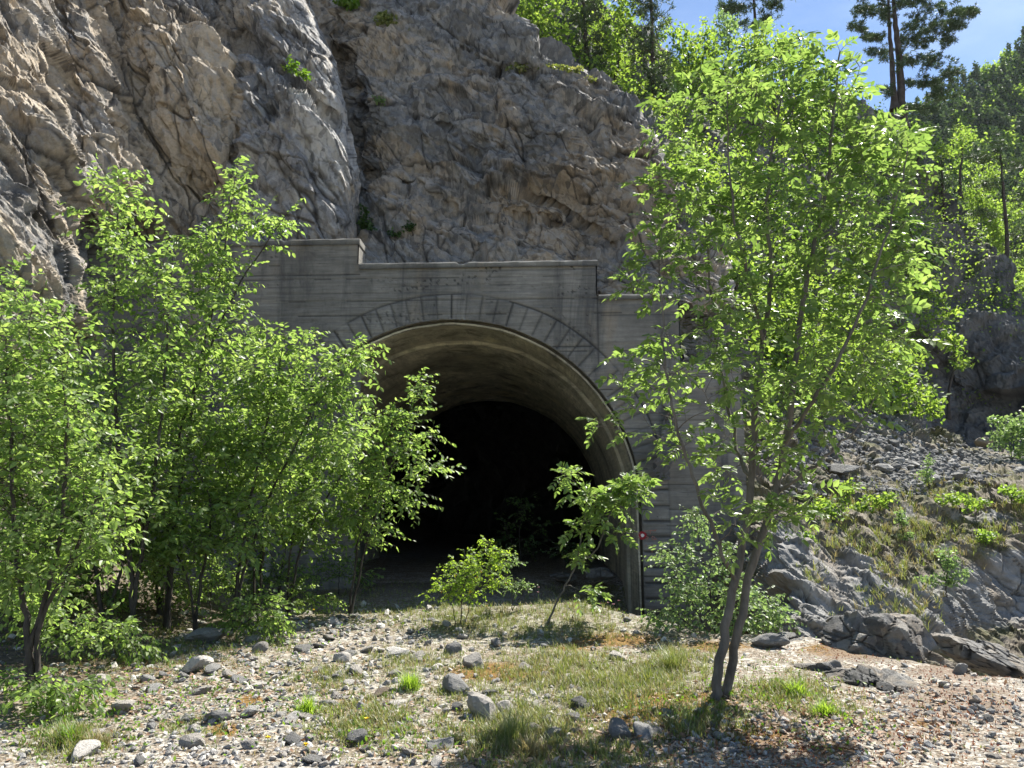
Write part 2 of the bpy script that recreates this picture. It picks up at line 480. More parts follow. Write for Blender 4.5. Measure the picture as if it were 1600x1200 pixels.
def build_ground():
    fx = np.arange(-9.2, 8.4, .04)
    xs = np.concatenate([-400*np.linspace(1, 0, 26)[:-1]**3 - 9.3, fx, 8.45 + 400*np.linspace(0, 1, 26)[1:]**3])
    fy = 4.2 + (np.linspace(0, 1, 330)**1.25)*13.6
    ys = np.concatenate([-300*np.linspace(1, 0, 20)[:-1]**3 + 4.0, fy, 18 + 260*np.linspace(0, 1, 22)[1:]**3])
    X, Yg = np.meshgrid(xs, ys)
    p = np.stack([X.ravel(), Yg.ravel(), np.zeros(X.size)], 1)
    near = ((np.abs(X) < 9.6) & (Yg > 3.8) & (Yg < 18.2)).ravel()
    z = ground_z(p[:, 0], p[:, 1])
    z[~near] = ground_h(p[~near, 0], p[~near, 1])
    f1, f2, idd, c = voro(p[near]*7.0)
    z[near] += .018*(.55 - f1)*(_R1[idd] > .35)
    px, py = proj(np.stack([p[:, 0], np.maximum(p[:, 1], 3.5), z], 1))
    moss = pix_blobs(px, py, MOSS)*near; red = pix_blobs(px, py, RED)*near; gr = pix_blobs(px, py, GRASSY)*near
    lit = pix_blobs(px, py, [(760,898,300,34,1),(80,1020,230,90,1),(250,950,200,70,1),(420,930,110,40,.9),(100,850,240,110,1),(560,920,160,30,.7),(1050,1150,150,40,.6)])*near  # leaf litter, with shade painted in below the thicket and at the tunnel
    V = np.stack([p[:, 0], p[:, 1], z], 1)
    M = Mat('stony_soil')
    n1 = M.noise(2.2, 6, .6); n2 = M.noise(14, 6, .7)
    ve = M.vor(26, 'F1', None, 'Color'); vd = M.vor(26, 'F1')
    ve2 = M.vor(60, 'F1', None, 'Color'); vd2 = M.vor(60, 'F1')
    sep = M.n.new('ShaderNodeSeparateColor'); M.L(ve, sep.inputs[0])
    sep2 = M.n.new('ShaderNodeSeparateColor'); M.L(ve2, sep2.inputs[0])
    st = M.ramp(sep.outputs[0], [(.1, (.17, .155, .13)), (.5, (.31, .285, .245)), (.9, (.46, .43, .375))])
    st2 = M.ramp(sep2.outputs[0], [(.1, (.13, .10, .068)), (.5, (.25, .205, .155)), (.9, (.40, .35, .285))])
    soil = M.mix(M.rng(n2, .3, .7), (.075, .055, .036), (.19, .15, .105))
    c = M.mix(M.rng(sep2.outputs[1], .45, .55), soil, st2)
    c = M.mix(M.rng(M.math('ADD', n1, M.math('MULTIPLY', sep.outputs[1], .35)), .66, .74), c, st)
    gf = M.math('MULTIPLY', M.attr('grassy'), M.rng(n2, .35, .6))
    c = M.mix(M.math('MULTIPLY', gf, .85), c, (.105, .115, .045))
    mf = M.rng(M.math('ADD', M.attr('moss'), M.math('MULTIPLY', n2, 1.1)), .88, 1.12)
    mossc = M.mix(M.rng(M.noise(40, 5, .7), .35, .65), (.070, .046, .012), (.27, .145, .030))
    litter_shade = M.mix(M.rng(M.noise(22, 7, .75), .35, .65), (.040, .030, .020), (.15, .115, .075))
    c = M.mix(M.math('MULTIPLY', M.attr('litter_shade'), M.rng(n1, .25, .5, .35, 1.)), c, litter_shade)
    c = M.mix(mf, c, mossc)
    rf = M.rng(M.math('ADD', M.math('MULTIPLY', M.attr('red'), .8), M.math('MULTIPLY', M.noise(9, 5, .7), .9)), .94, 1.14)
    redc = M.mix(M.rng(M.noise(50, 5, .7), .35, .65), (.095, .062, .040), (.25, .19, .14))
    c = M.mix(M.math('MULTIPLY', rf, .75), c, redc)
    b = M.bump(vd, .02, .7); b = M.bump(vd2, .010, .7, b); M.bump(M.noise(70, 6, .75), .012, .8, b)
    M.color(c)
    o = mesh_np('ground', V, grid_polys(len(ys), len(xs)), M.m, None, True, {'moss': moss, 'red': red, 'grassy': gr, 'litter_shade': lit})
    tag(o, kind='structure')

# ------------------------------------------------------------------ cliffs and slopes
def a_sil(py):
    return np.interp(py, [-160, 0, 60, 100, 170, 250, 300, 370, 480], [430, 480, 505, 525, 540, 552, 560, 558, 560])

A_CTRL = [(-300,-160,9.4),(-300,400,8.8),(-300,960,8.6),(0,-160,13.6),(0,0,13.0),(0,250,12.2),(0,500,11.6),(0,800,11.2),(0,960,10.9),
    (100,0,14.5),(100,300,13.9),(100,450,13.7),(90,600,13.6),(100,900,13.3),(170,-100,15.4),(170,200,14.9),(150,390,16.2),(200,330,15.9),
    (280,100,16.3),(300,250,16.6),(280,375,17.3),(200,385,17.3),(360,150,17.0),(420,60,18.3),(420,-160,19.8),(470,200,17.4),(430,280,17.2),(380,365,17.25),(480,375,17.3),(555,375,17.6),
    (200,600,17.6),(400,600,18.5)]

def build_cliff():
    f = rbf(A_CTRL, .6)
    py = np.linspace(-160, 960, 560)
    nm = 600
    u = np.linspace(0, 1, nm)
    S = a_sil(py)[:, None]
    PX = -300 + (S + 300)*u[None]
    PYg = np.repeat(py[:, None], nm, 1)
    Y = f(PX, PYg)
    t = np.clip((PX - (S - 90))/90, 0, 1)
    Y = Y + 1.0*(1 - np.sqrt(np.maximum(0, 1 - t*t)))
    g = lambda pts, w, a: a*np.exp(-(line_dist(PX, PYg, pts)/w)**2)
    Y = Y + g([(180,-160),(190,60),(215,190),(265,285),(330,320)], 34, .75)
    Y = Y + g([(372,80),(366,150),(362,250)], 12, .45)
    Y = Y + g([(330,-30),(360,50),(430,110),(520,185)], 14, .6)
    Y = Y + g([(80,-100),(110,150),(130,330)], 24, .35)
    Y = Y - g([(300,80),(335,220)], 38, .35) - g([(30,-60),(60,200),(90,420)], 30, .3)
    # the edge turns back into the hill
    k = 26
    back = np.linspace(0, 1, k+1)[1:]
    PXb = S - 30*back[None]**2; Yb = Y[:, -1:] + 7*back[None]
    PX = np.concatenate([PX, PXb], 1); PYg = np.repeat(py[:, None], nm + k, 1); Y = np.concatenate([Y, Yb], 1)
    keep = ~((PYg > 480) & (PX > 165)) & ~((PYg > 430) & (PX > 350))
    # flaky beds dipping steeply: stretch the blocks along the dip
    a = math.radians(62)
    e1 = np.array([.42*math.cos(0), .35, -math.sin(a)]); e1 /= np.linalg.norm(e1)
    st = np.eye(3) - .62*np.outer(e1, e1)
    tan = .9*np.exp(-(((PX-290)/75)**2 + ((PYg-150)/110)**2)) + .6*np.exp(-(line_dist(PX, PYg, [(190,0),(230,230),(300,320)])/35)**2) + .45*np.exp(-(((PX-60)/90)**2 + ((PYg-120)/200)**2)) - 1.1*np.exp(-(((PX-470)/85)**2 + ((PYg-210)/140)**2)) + .35*fbm(np.stack([PX.ravel()/60, PYg.ravel()/90, 0*PX.ravel()], 1), 3).reshape(PX.shape)
    Y = Y + .0048*np.maximum(0, 380 - PYg)*(1 - sstep(330, 500, PX))*sstep(-400, 60, PX)
    fd = np.concatenate([1 - .75*sstep(.55, 1.0, t), np.full((len(py), k), .25)], 1)
    o, V = sheet('cliff', PX, PYg, Y, [(1.6, .34, .42, .035), (.55, .16, .26, .06), (.19, .05, .10, .09)], MT['cliff'], keep, 3.3, st, .085, .12, tan, joints=[((.83, -.2, .50), .62, .30), ((.80, .25, .55), .21, .13), ((.3, .3, .9), 1.1, .16)], fade=fd)
    tag(o, kind='structure')
    return f

def b_top(px):
    return np.interp(px, [440,700,760,790,830,880,890,940,968,1000,1025,1045,1080,1110,1140], [-160,-160,-60,-5,50,85,103,116,150,180,215,280,330,400,470])

B_CTRL = [(440,-160,23.2),(440,380,18.9),(560,380,18.5),(560,200,20.2),(560,0,22.4),(750,390,18.4),(750,200,20.0),(750,0,21.9),(750,-160,23.5),
    (900,390,18.2),(900,200,19.8),(900,100,21.0),(960,130,21.3),(1020,220,19.6),(1000,400,17.6),(1100,430,17.2),(1140,480,17.0),(1060,320,18.6),(650,60,21.2),(650,300,19.2)]

def build_face():
    f = rbf(B_CTRL, .5)
    px = np.arange(440, 1140.1, 1.75)
    nr = 330
    v = np.linspace(0, 1, nr)
    T = b_top(px)[None]
    PYg = T + (480 - T)*v[:, None]
    PX = np.repeat(px[None], nr, 0)
    Y = f(PX, PYg)
    t = np.clip(1 - (PYg - T)/40, 0, 1)
    Y = Y + .8*(1 - np.sqrt(np.maximum(0, 1 - t*t)))
    g = lambda pts, w, a: a*np.exp(-(line_dist(PX, PYg, pts)/w)**2)
    Y = Y + g([(500,-80),(530,90),(560,190),(570,300)], 22, .9)
    Y = Y + g([(690,190),(740,240),(780,270),(850,300),(960,380)], 5, .25)
    Y = Y + g([(560,270),(640,290),(720,330),(860,345)], 10, .35)
    Y = Y - g([(560,140),(620,180),(650,200)], 25, .4) - g([(720,200),(800,190),(900,200)], 30, .35)
    Y = Y + g([(660,20),(690,60),(780,110),(880,108)], 7, .3)
    k = 22
    back = np.linspace(1, 0, k+1)[:-1]
    Yb = Y[:1] + 6*back[:, None]
    Bz = unp(PX[:1], PYg[:1], Y[:1])[0]
    # behind the rim the rock runs back almost level
    PXb = np.repeat(px[None], k, 0)
    zb = Bz[None, :, 2] + .10*(Yb - Y[:1])
    tt = (zb - EYE[2])/Yb
    vb = np.tan(np.arctan(tt) - PITCH); PYb = CY - F*vb
    PX = np.concatenate([PXb, PX]); PYg = np.concatenate([PYb, PYg]); Y = np.concatenate([Yb, Y])
    tan = 1.1*np.exp(-(((PX-940)/110)**2 + ((PYg-300)/90)**2)) + .25*np.exp(-(((PX-600)/60)**2 + ((PYg-260)/50)**2)) - .4*np.exp(-(((PX-720)/120)**2 + ((PYg-60)/70)**2)) + .1 + .5*fbm(np.stack([PX.ravel()/95, PYg.ravel()/60, 0*PX.ravel()], 1), 3).reshape(PX.shape)
    a = math.radians(40)
    e1 = np.array([math.cos(a), 0, -math.sin(a)])
    st = np.eye(3) - .35*np.outer(e1, e1)
    o, V = sheet('cliff', PX, PYg, Y, [(1.7, .30, .46, .03), (.60, .14, .26, .055), (.21, .045, .10, .09)], MT['face'], None, 27.1, st, .065, .12, tan, joints=[((.45, .1, .88), .95, .22), ((.78, .3, -.55), .8, .20), ((.55, .1, .8), .27, .07)])
    tag(o, kind='structure')
    return f

H_TOP = ([700,860,950,1050,1150,1250,1400,1450,1490,1520,1570,1600,1680,1800],[-140,-60,10,95,130,150,178,250,325,365,430,480,500,520])
H_CTRL = [(700,-140,34),(860,-60,33),(950,10,33),(1050,95,34),(1150,130,36),(1250,150,39),(1400,180,42),(1490,325,40),(1570,430,38),(1680,500,38),(1800,520,38),
    (800,100,24),(900,120,24.5),(1000,180,23.5),(1050,300,20.5),(1120,350,22),(1120,480,19),(1200,400,25.5),(1300,400,29),(1400,400,33),(1480,450,36.4),
    (1130,640,18.5),(1200,640,21),(1300,620,23.5),(1400,640,27.5),(1470,690,34),(1500,690,34.2),(1600,690,33.0),(1450,590,35.2),(1500,560,35.2),(1600,560,34.2),(1800,700,31),(1800,560,32),(700,200,26)]

def build_hillside():
    f = rbf(H_CTRL, .5)
    px = np.arange(700, 1800.1, 2.6)
    nr = 250
    T = np.interp(px, *H_TOP)[None]
    PYg = T + (735 - T)*np.linspace(0, 1, nr)[:, None]
    PX = np.repeat(px[None], nr, 0)
    Y = f(PX, PYg)
    k = 12
    back = np.linspace(1, 0, k+1)[:-1]
    Yb = Y[:1] + 14*back[:, None]
    zb = unp(PX[:1], PYg[:1], Y[:1])[0][None, :, 2] - .35*(Yb - Y[:1])
    PYb = CY - F*np.tan(np.arctan((zb - EYE[2])/Yb) - PITCH)
    PX = np.concatenate([np.repeat(px[None], k, 0), PX]); PYg = np.concatenate([PYb, PYg]); Y = np.concatenate([Yb, Y])
    keep = ~((PX < 1040) & (PYg > b_top(PX) + 70))
    M = Mat('wooded_slope')
    blk = M.attr('blk'); crk = M.attr('crk'); veg = M.attr('tan')
    rock = M.mix(M.rng(M.noise(.9, 7, .7), .3, .7), (.085, .085, .090), (.24, .235, .225))
    rock = M.mix(M.math('MULTIPLY', crk, .6), rock, (.04, .04, .04))
    grass = M.mix(M.rng(M.noise(2.2, 6, .7), .35, .65), (.055, .075, .022), (.16, .15, .07))
    ge = M.n.new('ShaderNodeNewGeometry'); sx = M.n.new('ShaderNodeSeparateXYZ'); M.L(ge.outputs['Normal'], sx.inputs[0])
    s = M.math('ADD', M.math('ADD', M.math('MULTIPLY', sx.outputs[2], .8), M.math('MULTIPLY', M.noise(.6, 5), .5)), M.math('MULTIPLY', veg, .6))
    c = M.mix(M.rng(s, .62, .86), rock, grass)
    b = M.bump(M.noise(2.5, 8, .72), .15, .9); M.bump(M.noise(14, 6, .7), .05, .9, b)
    M.color(c)
    vegm = np.where((PX > 1430) & (PYg > 470), -.7, .3)
    o, V = sheet('hillside', PX, PYg, Y, [(2.6, .8, .6, .05), (.9, .28, .28, .06), (.35, .08, .1, .08)], M.m, keep, 51., None, .2, .2, vegm)
    tag(o, kind='structure')
    return f

R_TOP = ([1120,1180,1250,1350,1400,1450,1520,1560,1620,1700,1800],[640,648,650,642,655,668,698,706,704,708,715])
R_CTRL = [(1120,640,18.3),(1250,650,21.5),(1350,643,24.5),(1450,667,26),(1520,698,27),(1600,704,27.5),(1800,715,28),(1120,760,16.9),(1200,720,17.8),(1320,720,20),(1450,735,21),(1600,742,21.8),(1800,750,22),
    (1330,790,16.8),(1450,790,17.6),(1600,790,18.2),(1800,800,18.5),(1330,850,14.6),(1450,835,16.2),(1600,850,16.8),(1800,850,17),(1220,840,14.0),(1150,860,15.6),(1120,900,16),(1120,1030,14.5),
    (1220,900,12.9),(1220,1000,11.7),(1300,920,12.7),(1350,1000,12.0),(1430,930,13.2),(1480,1010,12.3),(1500,890,15.6),(1560,900,16.2),(1640,900,16.4),(1560,980,15.2),(1640,1010,14.4),(1640,1080,13),(1800,900,16),(1800,1090,12.5),(1300,1060,11.4),(1500,1080,11.8)]
GULLY = {}

def build_bank():
    f = rbf(R_CTRL, .4)
    px = np.arange(1120, 1800.1, 1.9)
    nr = 260
    T = np.interp(px, *R_TOP)[None]
    PYg = T + (1085 - T)*np.linspace(0, 1, nr)[:, None]
    PX = np.repeat(px[None], nr, 0)
    Y = f(PX, PYg)
    g = lambda pts, w, a: a*np.exp(-(line_dist(PX, PYg, pts)/w)**2)
    Y = Y + g([(1430,870),(1450,940),(1500,990)], 28, .5)
    M = Mat('grassy_rock_bank')
    crk = M.attr('crk'); rocky = M.attr('tan'); blk = M.attr('blk')
    med = M.noise(1.9, 7, .68)
    rock = M.ramp(M.math('ADD', M.math('MULTIPLY', med, .7), M.math('MULTIPLY', blk, .3)), [(.3, (.12, .118, .114)), (.5, (.24, .235, .222)), (.68, (.40, .385, .36))])
    rock = M.mix(M.rng(M.noise(.8, 5), .52, .68, 0, .7), rock, (.27, .215, .15))
    rock = M.mix(M.math('MULTIPLY', crk, .65), rock, (.05, .045, .04))
    soil = M.mix(M.rng(M.noise(5, 7, .7), .35, .65), (.11, .09, .065), (.27, .235, .185))
    grass = M.mix(M.rng(M.noise(4, 6, .7), .35, .65), (.055, .068, .026), (.18, .155, .08))
    c = M.mix(M.rng(M.noise(1.1, 6, .65), .44, .56), soil, grass)
    c = M.mix(M.rng(M.math('ADD', rocky, M.math('MULTIPLY', med, .6)), .62, .82), c, rock)
    b = M.bump(M.noise(5, 9, .72), .07, .9); M.bump(M.noise(26, 6, .75), .02, .9, b)
    M.color(c)
    rk = pix_blobs(PX, PYg, [(1300,930,130,75,1),(1240,870,60,50,1),(1560,930,110,55,1.1),(1450,960,60,60,.9),(1350,660,150,30,.5),(1560,880,60,20,.6),(1290,1020,120,40,1),(1530,810,60,12,.7),(1470,850,50,10,.7),(1420,800,25,12,.6),(1650,930,90,70,1),(1160,860,60,80,.5)])
    dz = np.array([.5, 0, -.75]); dz /= np.linalg.norm(dz)
    st = np.eye(3) - .55*np.outer(dz, dz)
    o, V = sheet('rock_bank', PX, PYg, Y, [(.95, .20, .26, .03), (.32, .08, .13, .05), (.13, .03, .05, .07)], M.m, None, 71., st, .055, .08, rk, joints=[((.72, -.2, .66), .42, .20), ((.70, 0, .7), .15, .08)])
    tag(o, kind='structure')
    return f

FAR_TOP = ([1250,1380,1430,1480,1530,1600,1700,1850],[260,215,185,165,130,75,10,-80])
def far_f(px, py):
    return 110 + 130*np.clip((640 - py)/520, 0, 1.2) + .05*(px - 1250)

def build_far():
    px = np.arange(1250, 1850.1, 8)
    T = np.interp(px, *FAR_TOP)[None]
    PYg = T + (700 - T)*np.linspace(0, 1, 60)[:, None]
    PX = np.repeat(px[None], 60, 0)
    Y = far_f(PX, PYg)
    Yb = Y[:1] + 60
    PX = np.concatenate([PX[:1], PX]); PYg = np.concatenate([PYg[:1] + 60, PYg]); Y = np.concatenate([Yb, Y])
    B = unp(PX, PYg, Y)
    d = 4*fbm(B.reshape(-1, 3)*.03, 3).reshape(B.shape[:2])
    B[..., 1] += d
    m = plain_mat('forest_floor', (.035, .055, .022), .9, .4, .3)
    tag(mesh_np('mountain', B.reshape(-1, 3), grid_polys(*B.shape[:2]), m, None, True), kind='structure')

# ------------------------------------------------------------------ tunnel portal
TUN_A = math.radians(-2.6)
TUN_O = np.array([-1.30, 16.0, 0.0])
RAD, SPR = 3.95, 1.72

def arch_curve(r, n=64, base=-.8):
    """left foot -> crown -> right foot, local x, z"""
    a = np.linspace(math.pi, 0, n)
    x = np.concatenate([[-r, -r], r*np.cos(a), [r, r]])
    z = np.concatenate([[base, .4], SPR + r*np.sin(a), [.4, base]])
    return x, z

def concrete_mat(name, dirty, ochre):
    M = Mat(name)
    mp = M.map((1, 1, 1))
    boards = M.noise(3.0, 6, .65, M.map((.35, .35, 6.0)))
    big = M.noise(.8, 8, .68)
    fin = M.noise(22, 8, .78)
    c = M.ramp(big, [(.32, tuple(.5*x for x in dirty)), (.5, dirty), (.66, tuple(min(1, 1.5*x) for x in dirty))])
    c = M.mix(M.rng(boards, .35, .65, 0, .75), c, tuple(.55*x for x in dirty))
    c = M.mix(M.rng(M.noise(2.2, 8, .8, M.map((.6, .6, 14.0))), .54, .66, 0, .7), c, tuple(.35*x for x in dirty))
    c = M.mix(M.rng(M.noise(.9, 5, .6, M.map((1.1, 1.1, .35))), .55, .70, 0, .65), c, ochre)
    run = M.noise(1.0, 7, .7, M.map((1.5, 1.5, .22)), dist=.6)
    c = M.mix(M.rng(run, .50, .68, 0, .72), c, (.050, .052, .055))
    bl2 = M.noise(1.6, 7, .7, M.map((.5, .5, 2.2)))
    c = M.mix(M.rng(bl2, .55, .68, 0, .5), c, (.06, .062, .062))
    c = M.mix(M.rng(fin, .60, .74, 0, .45), c, (.42, .41, .39))
    c = M.mix(M.rng(M.noise(7, 7, .75), .62, .70, 0, .7), c, (.05, .05, .052))
    M.dark = M.attr('grv')
    c = M.mix(M.math('MULTIPLY', M.dark, .85), c, (.022, .022, .024))
    b = M.bump(boards, .012, .6, None); M.bump(fin, .008, .8, b)
    M.b.inputs['Roughness'].default_value = .9
    return M.color(c)

def build_portal():
    root = empty('tunnel_portal', TUN_O, 'weathered grey concrete tunnel mouth with a wide round arch and a stepped parapet', 'tunnel')
    root.rotation_euler = (0, 0, TUN_A)
    conc = concrete_mat('weathered_concrete', (.245, .232, .205), (.31, .25, .175))
    st = .025
    xs = np.arange(-8.4, 6.1, st); zs = np.arange(-1.0, 7.56, st)
    X, Z = np.meshgrid(xs, zs)
    top = np.where(X < -2.05, 7.50, np.where(X < 3.12, 6.93, np.where(X < 4.85, 6.16, 4.7 - .0*X)))
    def insdist(x, z):     # signed distance to the opening's outline, < 0 inside
        return np.where(z > SPR, np.hypot(x, z - SPR) - RAD, np.abs(x) - RAD)
    sd = insdist(X, Z)
    # snap the vertices around the outline on to it
    nearm = np.abs(sd) < st*.75
    dirx = np.where(Z > SPR, X/np.maximum(np.hypot(X, Z - SPR), 1e-6), np.sign(X)); dirz = np.where(Z > SPR, (Z - SPR)/np.maximum(np.hypot(X, Z - SPR), 1e-6), 0)
    X = np.where(nearm, X - dirx*sd, X); Z = np.where(nearm, Z - dirz*sd, Z)
    sd2 = np.where(nearm, 0, sd)
    keepv = (sd2 > -1e-6) & (Z <= top + st)
    Zc = np.minimum(Z, top)
    p = np.stack([X.ravel(), np.zeros(X.size), Z.ravel()], 1)
    wz = Z + .012*perlin(p*np.array([.5, 1, .5]) + 3).reshape(X.shape)
    bi = np.floor(wz/.165).astype(int); bf = wz/.165 - bi
    seg = np.floor((X + 30 + 1.3*_R1[bi & 255])/2.7).astype(int)
    off = (_R1[(bi*7 + seg*13) & 255] - .5)*.012
    gl = np.minimum(bf, 1 - bf)*.165
    gap = (_R1[(bi*5 + seg*3 + 1) & 255])
    brd = np.exp(-(gl/.008)**2)*(gap > .45)
    d = off*1.5 - .016*brd
    grv = .8*brd*(perlin(p*np.array([1.3, 1, 3])).reshape(X.shape) > -.1)
    # the arch stones are drawn with grooves round the mouth
    ang = np.arctan2(Z - SPR, X); rr = np.where(Z > SPR, np.hypot(X, Z - SPR), np.abs(X)) - RAD
    wob = .02*perlin(p*1.1).reshape(X.shape)
    wid = .56
    inring = (rr > 0) & (rr < wid)
    k = ang/(math.pi/42); kf = np.abs(k - np.round(k))*(math.pi/42)*(RAD + rr)
    zj = (SPR - Z)/.305; zf = np.abs(zj - np.round(zj))*.305
    jd = np.where(Z > SPR, kf, zf)
    strength = np.where(Z > SPR, _R1[np.round(k).astype(int) & 255]*.5 + .5, 1.)
    j = np.exp(-(jd/.021)**2)*inring*strength*sstep(.0, .04, rr)
    ex = np.exp(-((rr - wid - wob)/.020)**2)*(.35 + .65*(perlin(p*.8 + 31).reshape(X.shape) > -.15))
    j = np.maximum(j, ex*np.where(X < 0, .85, 1.))
    d = d - .036*j
    grv = np.maximum(grv, j)
    d = np.where(inring, d + .008, d)
    # ragged honeycombed patches, cold joints, form-tie holes
    honey = sstep(.05, .5, fbm(p*np.array([.6, 1, 2.2]) + 11, 3).reshape(X.shape))*(perlin(p*14).reshape(X.shape) > .30)
    honey = honey*sstep(4.2, 6.4, Z)
    d = d - .016*honey; grv = np.maximum(grv, .8*honey)
    for (x0, x1, z0, a) in ((-8.2, -2.0, 6.70, .9), (-2.0, 3.1, 6.74, .45), (3.2, 5.2, 5.72, .7), (-4.2, -1.8, 4.55, .5), (1.9, 3.0, 5.05, .9), (3.1, 6, 4.9, .5)):
        q = np.exp(-((Z - z0 - .02*perlin(p*.9).reshape(X.shape))/.014)**2)*(X > x0)*(X < x1)*a*(perlin(p*1.7 + 5).reshape(X.shape) > -.25)
        d = d - .02*q; grv = np.maximum(grv, q)
    q = np.exp(-((X - 3.12)/.014)**2)*(Z > 4.6)*.8
    d = d - .02*q; grv = np.maximum(grv, q)
    for k_ in range(60):
        hx, hz = RS.uniform(-8, 5.8), RS.uniform(.2, 6.3)
        q = np.exp(-(((X - hx)**2 + (Z - hz)**2)/.018**2)**2)
        d = d - .03*q; grv = np.maximum(grv, q)
    d += .006*fbm(p*2.2, 4).reshape(X.shape)
    # chipped edge of the mouth and parapet
    V = np.stack([X, -d, Zc], -1).reshape(-1, 3)
    nr, nc = X.shape
    polys = grid_polys(nr, nc)
    polys = polys[keepv.ravel()[polys].all(1)]
    cen = V[polys].mean(1)
    okp = (cen[:, 2] < np.where(cen[:, 0] < -2.05, 7.5, np.where(cen[:, 0] < 3.12, 6.93, np.where(cen[:, 0] < 4.85, 6.16, 4.7))) - 1e-4)
    polys = polys[okp]
    polys = polys[:, ::-1]
    mesh_np('front_wall', V, polys, conc, root, True, {'grv': grv.ravel()})
    # body of the wall behind the front: top, ends and reveal
    bm = bmesh.new()
    def quad(a, b, c, e): bm.faces.new([bm.verts.new(q) for q in (a, b, c, e)])
    TH = .55
    steps = [(-8.4, -2.05, 7.5), (-2.05, 3.12, 6.93), (3.12, 4.85, 6.16), (4.85, 6.07, 4.7)]
    for x0, x1, z in steps:
        n = max(2, int((x1 - x0)/.25))
        for a in range(n):
            xa, xb = x0 + (x1-x0)*a/n, x0 + (x1-x0)*(a+1)/n
            quad((xa, -.004, z), (xb, -.004, z), (xb, TH, z), (xa, TH, z))
        quad((x0, TH, z), (x1, TH, z), (x1, TH, -1), (x0, TH, -1)) if abs((x0+x1)/2) > 4.2 else quad((x0, TH, z), (x1, TH, z), (x1, TH, 5.7), (x0, TH, 5.7))
    for x, z0, z1 in ((-2.05, 6.93, 7.5), (3.12, 6.16, 6.93), (4.85, 4.7, 6.16), (6.07, -1, 4.7), (-8.4, -1, 7.5)):
        quad((x, -.004, z0), (x, TH, z0), (x, TH, z1), (x, -.004, z1))
    me = bpy.data.meshes.new('wall_back'); bm.to_mesh(me); bm.free(); me.materials.append(conc)
    at = me.attributes.new('grv', 'FLOAT', 'POINT')
    link(bpy.data.objects.new('wall_back', me), root)
    # coping: a thin proud slab along each parapet step, slightly worn
    def coping(x0, x1, z, h):
        nx = int((x1-x0)/.05)
        x = np.linspace(x0, x1, nx)
        prof = [(-.035, z - h), (-.045, z - .02), (-.02, z + .012), (TH + .03, z + .014), (TH + .03, z - h)]
        rows = []
        for y, zz in prof:
            q = np.stack([x, np.full(nx, y), np.full(nx, zz)], 1)
            w = .02*fbm(q*3.0 + 7, 5, .65)
            q[:, 1] += w*(y < 0); q[:, 2] += np.where(zz > z - .03, .8*w - .045*sstep(.3, .5, perlin(q*np.array([2.3, 1, 1]))), 0)
            rows.append(q)
        Vv = np.array(rows)
        pol = grid_polys(len(prof), nx)
        caps = []
        o = mesh_np('coping', Vv.reshape(-1, 3), pol, cop, root, False, {'grv': np.repeat([.7, .05, 0, 0, .2], nx)})
        bmc = bmesh.new(); bmc.from_mesh(o.data)
        bmc.verts.ensure_lookup_table()
        for c in (0, nx-1):
            bmc.faces.new([bmc.verts[r*nx + c] for r in range(5)])
        bmesh.ops.recalc_face_normals(bmc, faces=bmc.faces)
        bmc.to_mesh(o.data); bmc.free()
        return o
    cop = concrete_mat('lichened_coping', (.26, .25, .22), (.30, .27, .21))
    coping(-8.4, -2.03, 7.5, .13); coping(-2.02, 3.14, 6.93, .12); coping(3.15, 4.87, 6.16, .10)
    # lining rings: rebate, first ring, long ring
    lin = concrete_mat('vault_concrete', (.60, .555, .44), (.64, .56, .37))
    def ring(nm, segs, mat, n=90, rough=.01, base=-.8):
        rows = []
        for y, r in segs:
            x, z = arch_curve(r, n, base)
            q = np.stack([x, np.full(len(x), y), z], 1)
            dirv = np.stack([x, 0*x, np.maximum(z - SPR, 0)], 1); dirv = unit(dirv)
            q = q + dirv*(rough*fbm(q*np.array([1.4, .9, 1.4]) + 2, 4))[:, None]
            rows.append(q)
        Vv = np.array(rows)
        return mesh_np(nm, Vv.reshape(-1, 3), grid_polys(len(rows), Vv.shape[1]), mat, root, True, {'grv': np.zeros(Vv.shape[0]*Vv.shape[1])})
    ring('arch_reveal', [(.035, RAD + .16), (.034, RAD + .002), (.08, RAD + .002), (.14, RAD + .002)], conc)
    ring('arch_lip', [(.132, RAD + .06), (.13, 3.85)], plain_mat('shadow_tone_concrete', (.062, .055, .042), .95, .5, 4))  # near-black colour paints in the shadow of the recessed rim
    ring('lining', [(.12, 3.90), (.125, 3.86)] + [(y, 3.86) for y in np.linspace(.2, 1.75, 10)] + [(1.752, 3.80)] + [(y, 3.80 - .02*(int(y*.55) % 2)) for y in np.linspace(1.8, 11.2, 60)] + [(11.2, 4.4)], lin, 120, .02)
    # unlined rock bore behind it
    rmat = plain_mat('shade_black_rock', (.030, .028, .026), .95, .4, 2, .05)  # darkness of the deep tunnel painted into the rock colour
    rows = []
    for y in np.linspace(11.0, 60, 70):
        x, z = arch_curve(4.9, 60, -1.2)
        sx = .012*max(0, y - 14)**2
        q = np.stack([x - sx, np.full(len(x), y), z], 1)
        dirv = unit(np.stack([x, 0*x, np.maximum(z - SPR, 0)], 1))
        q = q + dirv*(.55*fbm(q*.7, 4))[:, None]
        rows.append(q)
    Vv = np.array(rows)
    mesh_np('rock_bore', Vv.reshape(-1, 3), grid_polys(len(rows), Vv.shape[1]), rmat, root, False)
    # trail blaze and faint red letters painted on the right pier
    red = plain_mat('red_paint', (.34, .022, .03), .6, .3, 40); white = plain_mat('white_paint', (.78, .74, .70), .6, .12, 40)
    faint = plain_mat('faded_red_paint', (.34, .17, .13), .8, .3, 30)
    P0 = local(unp(1003.5, 836.5, 15.85))
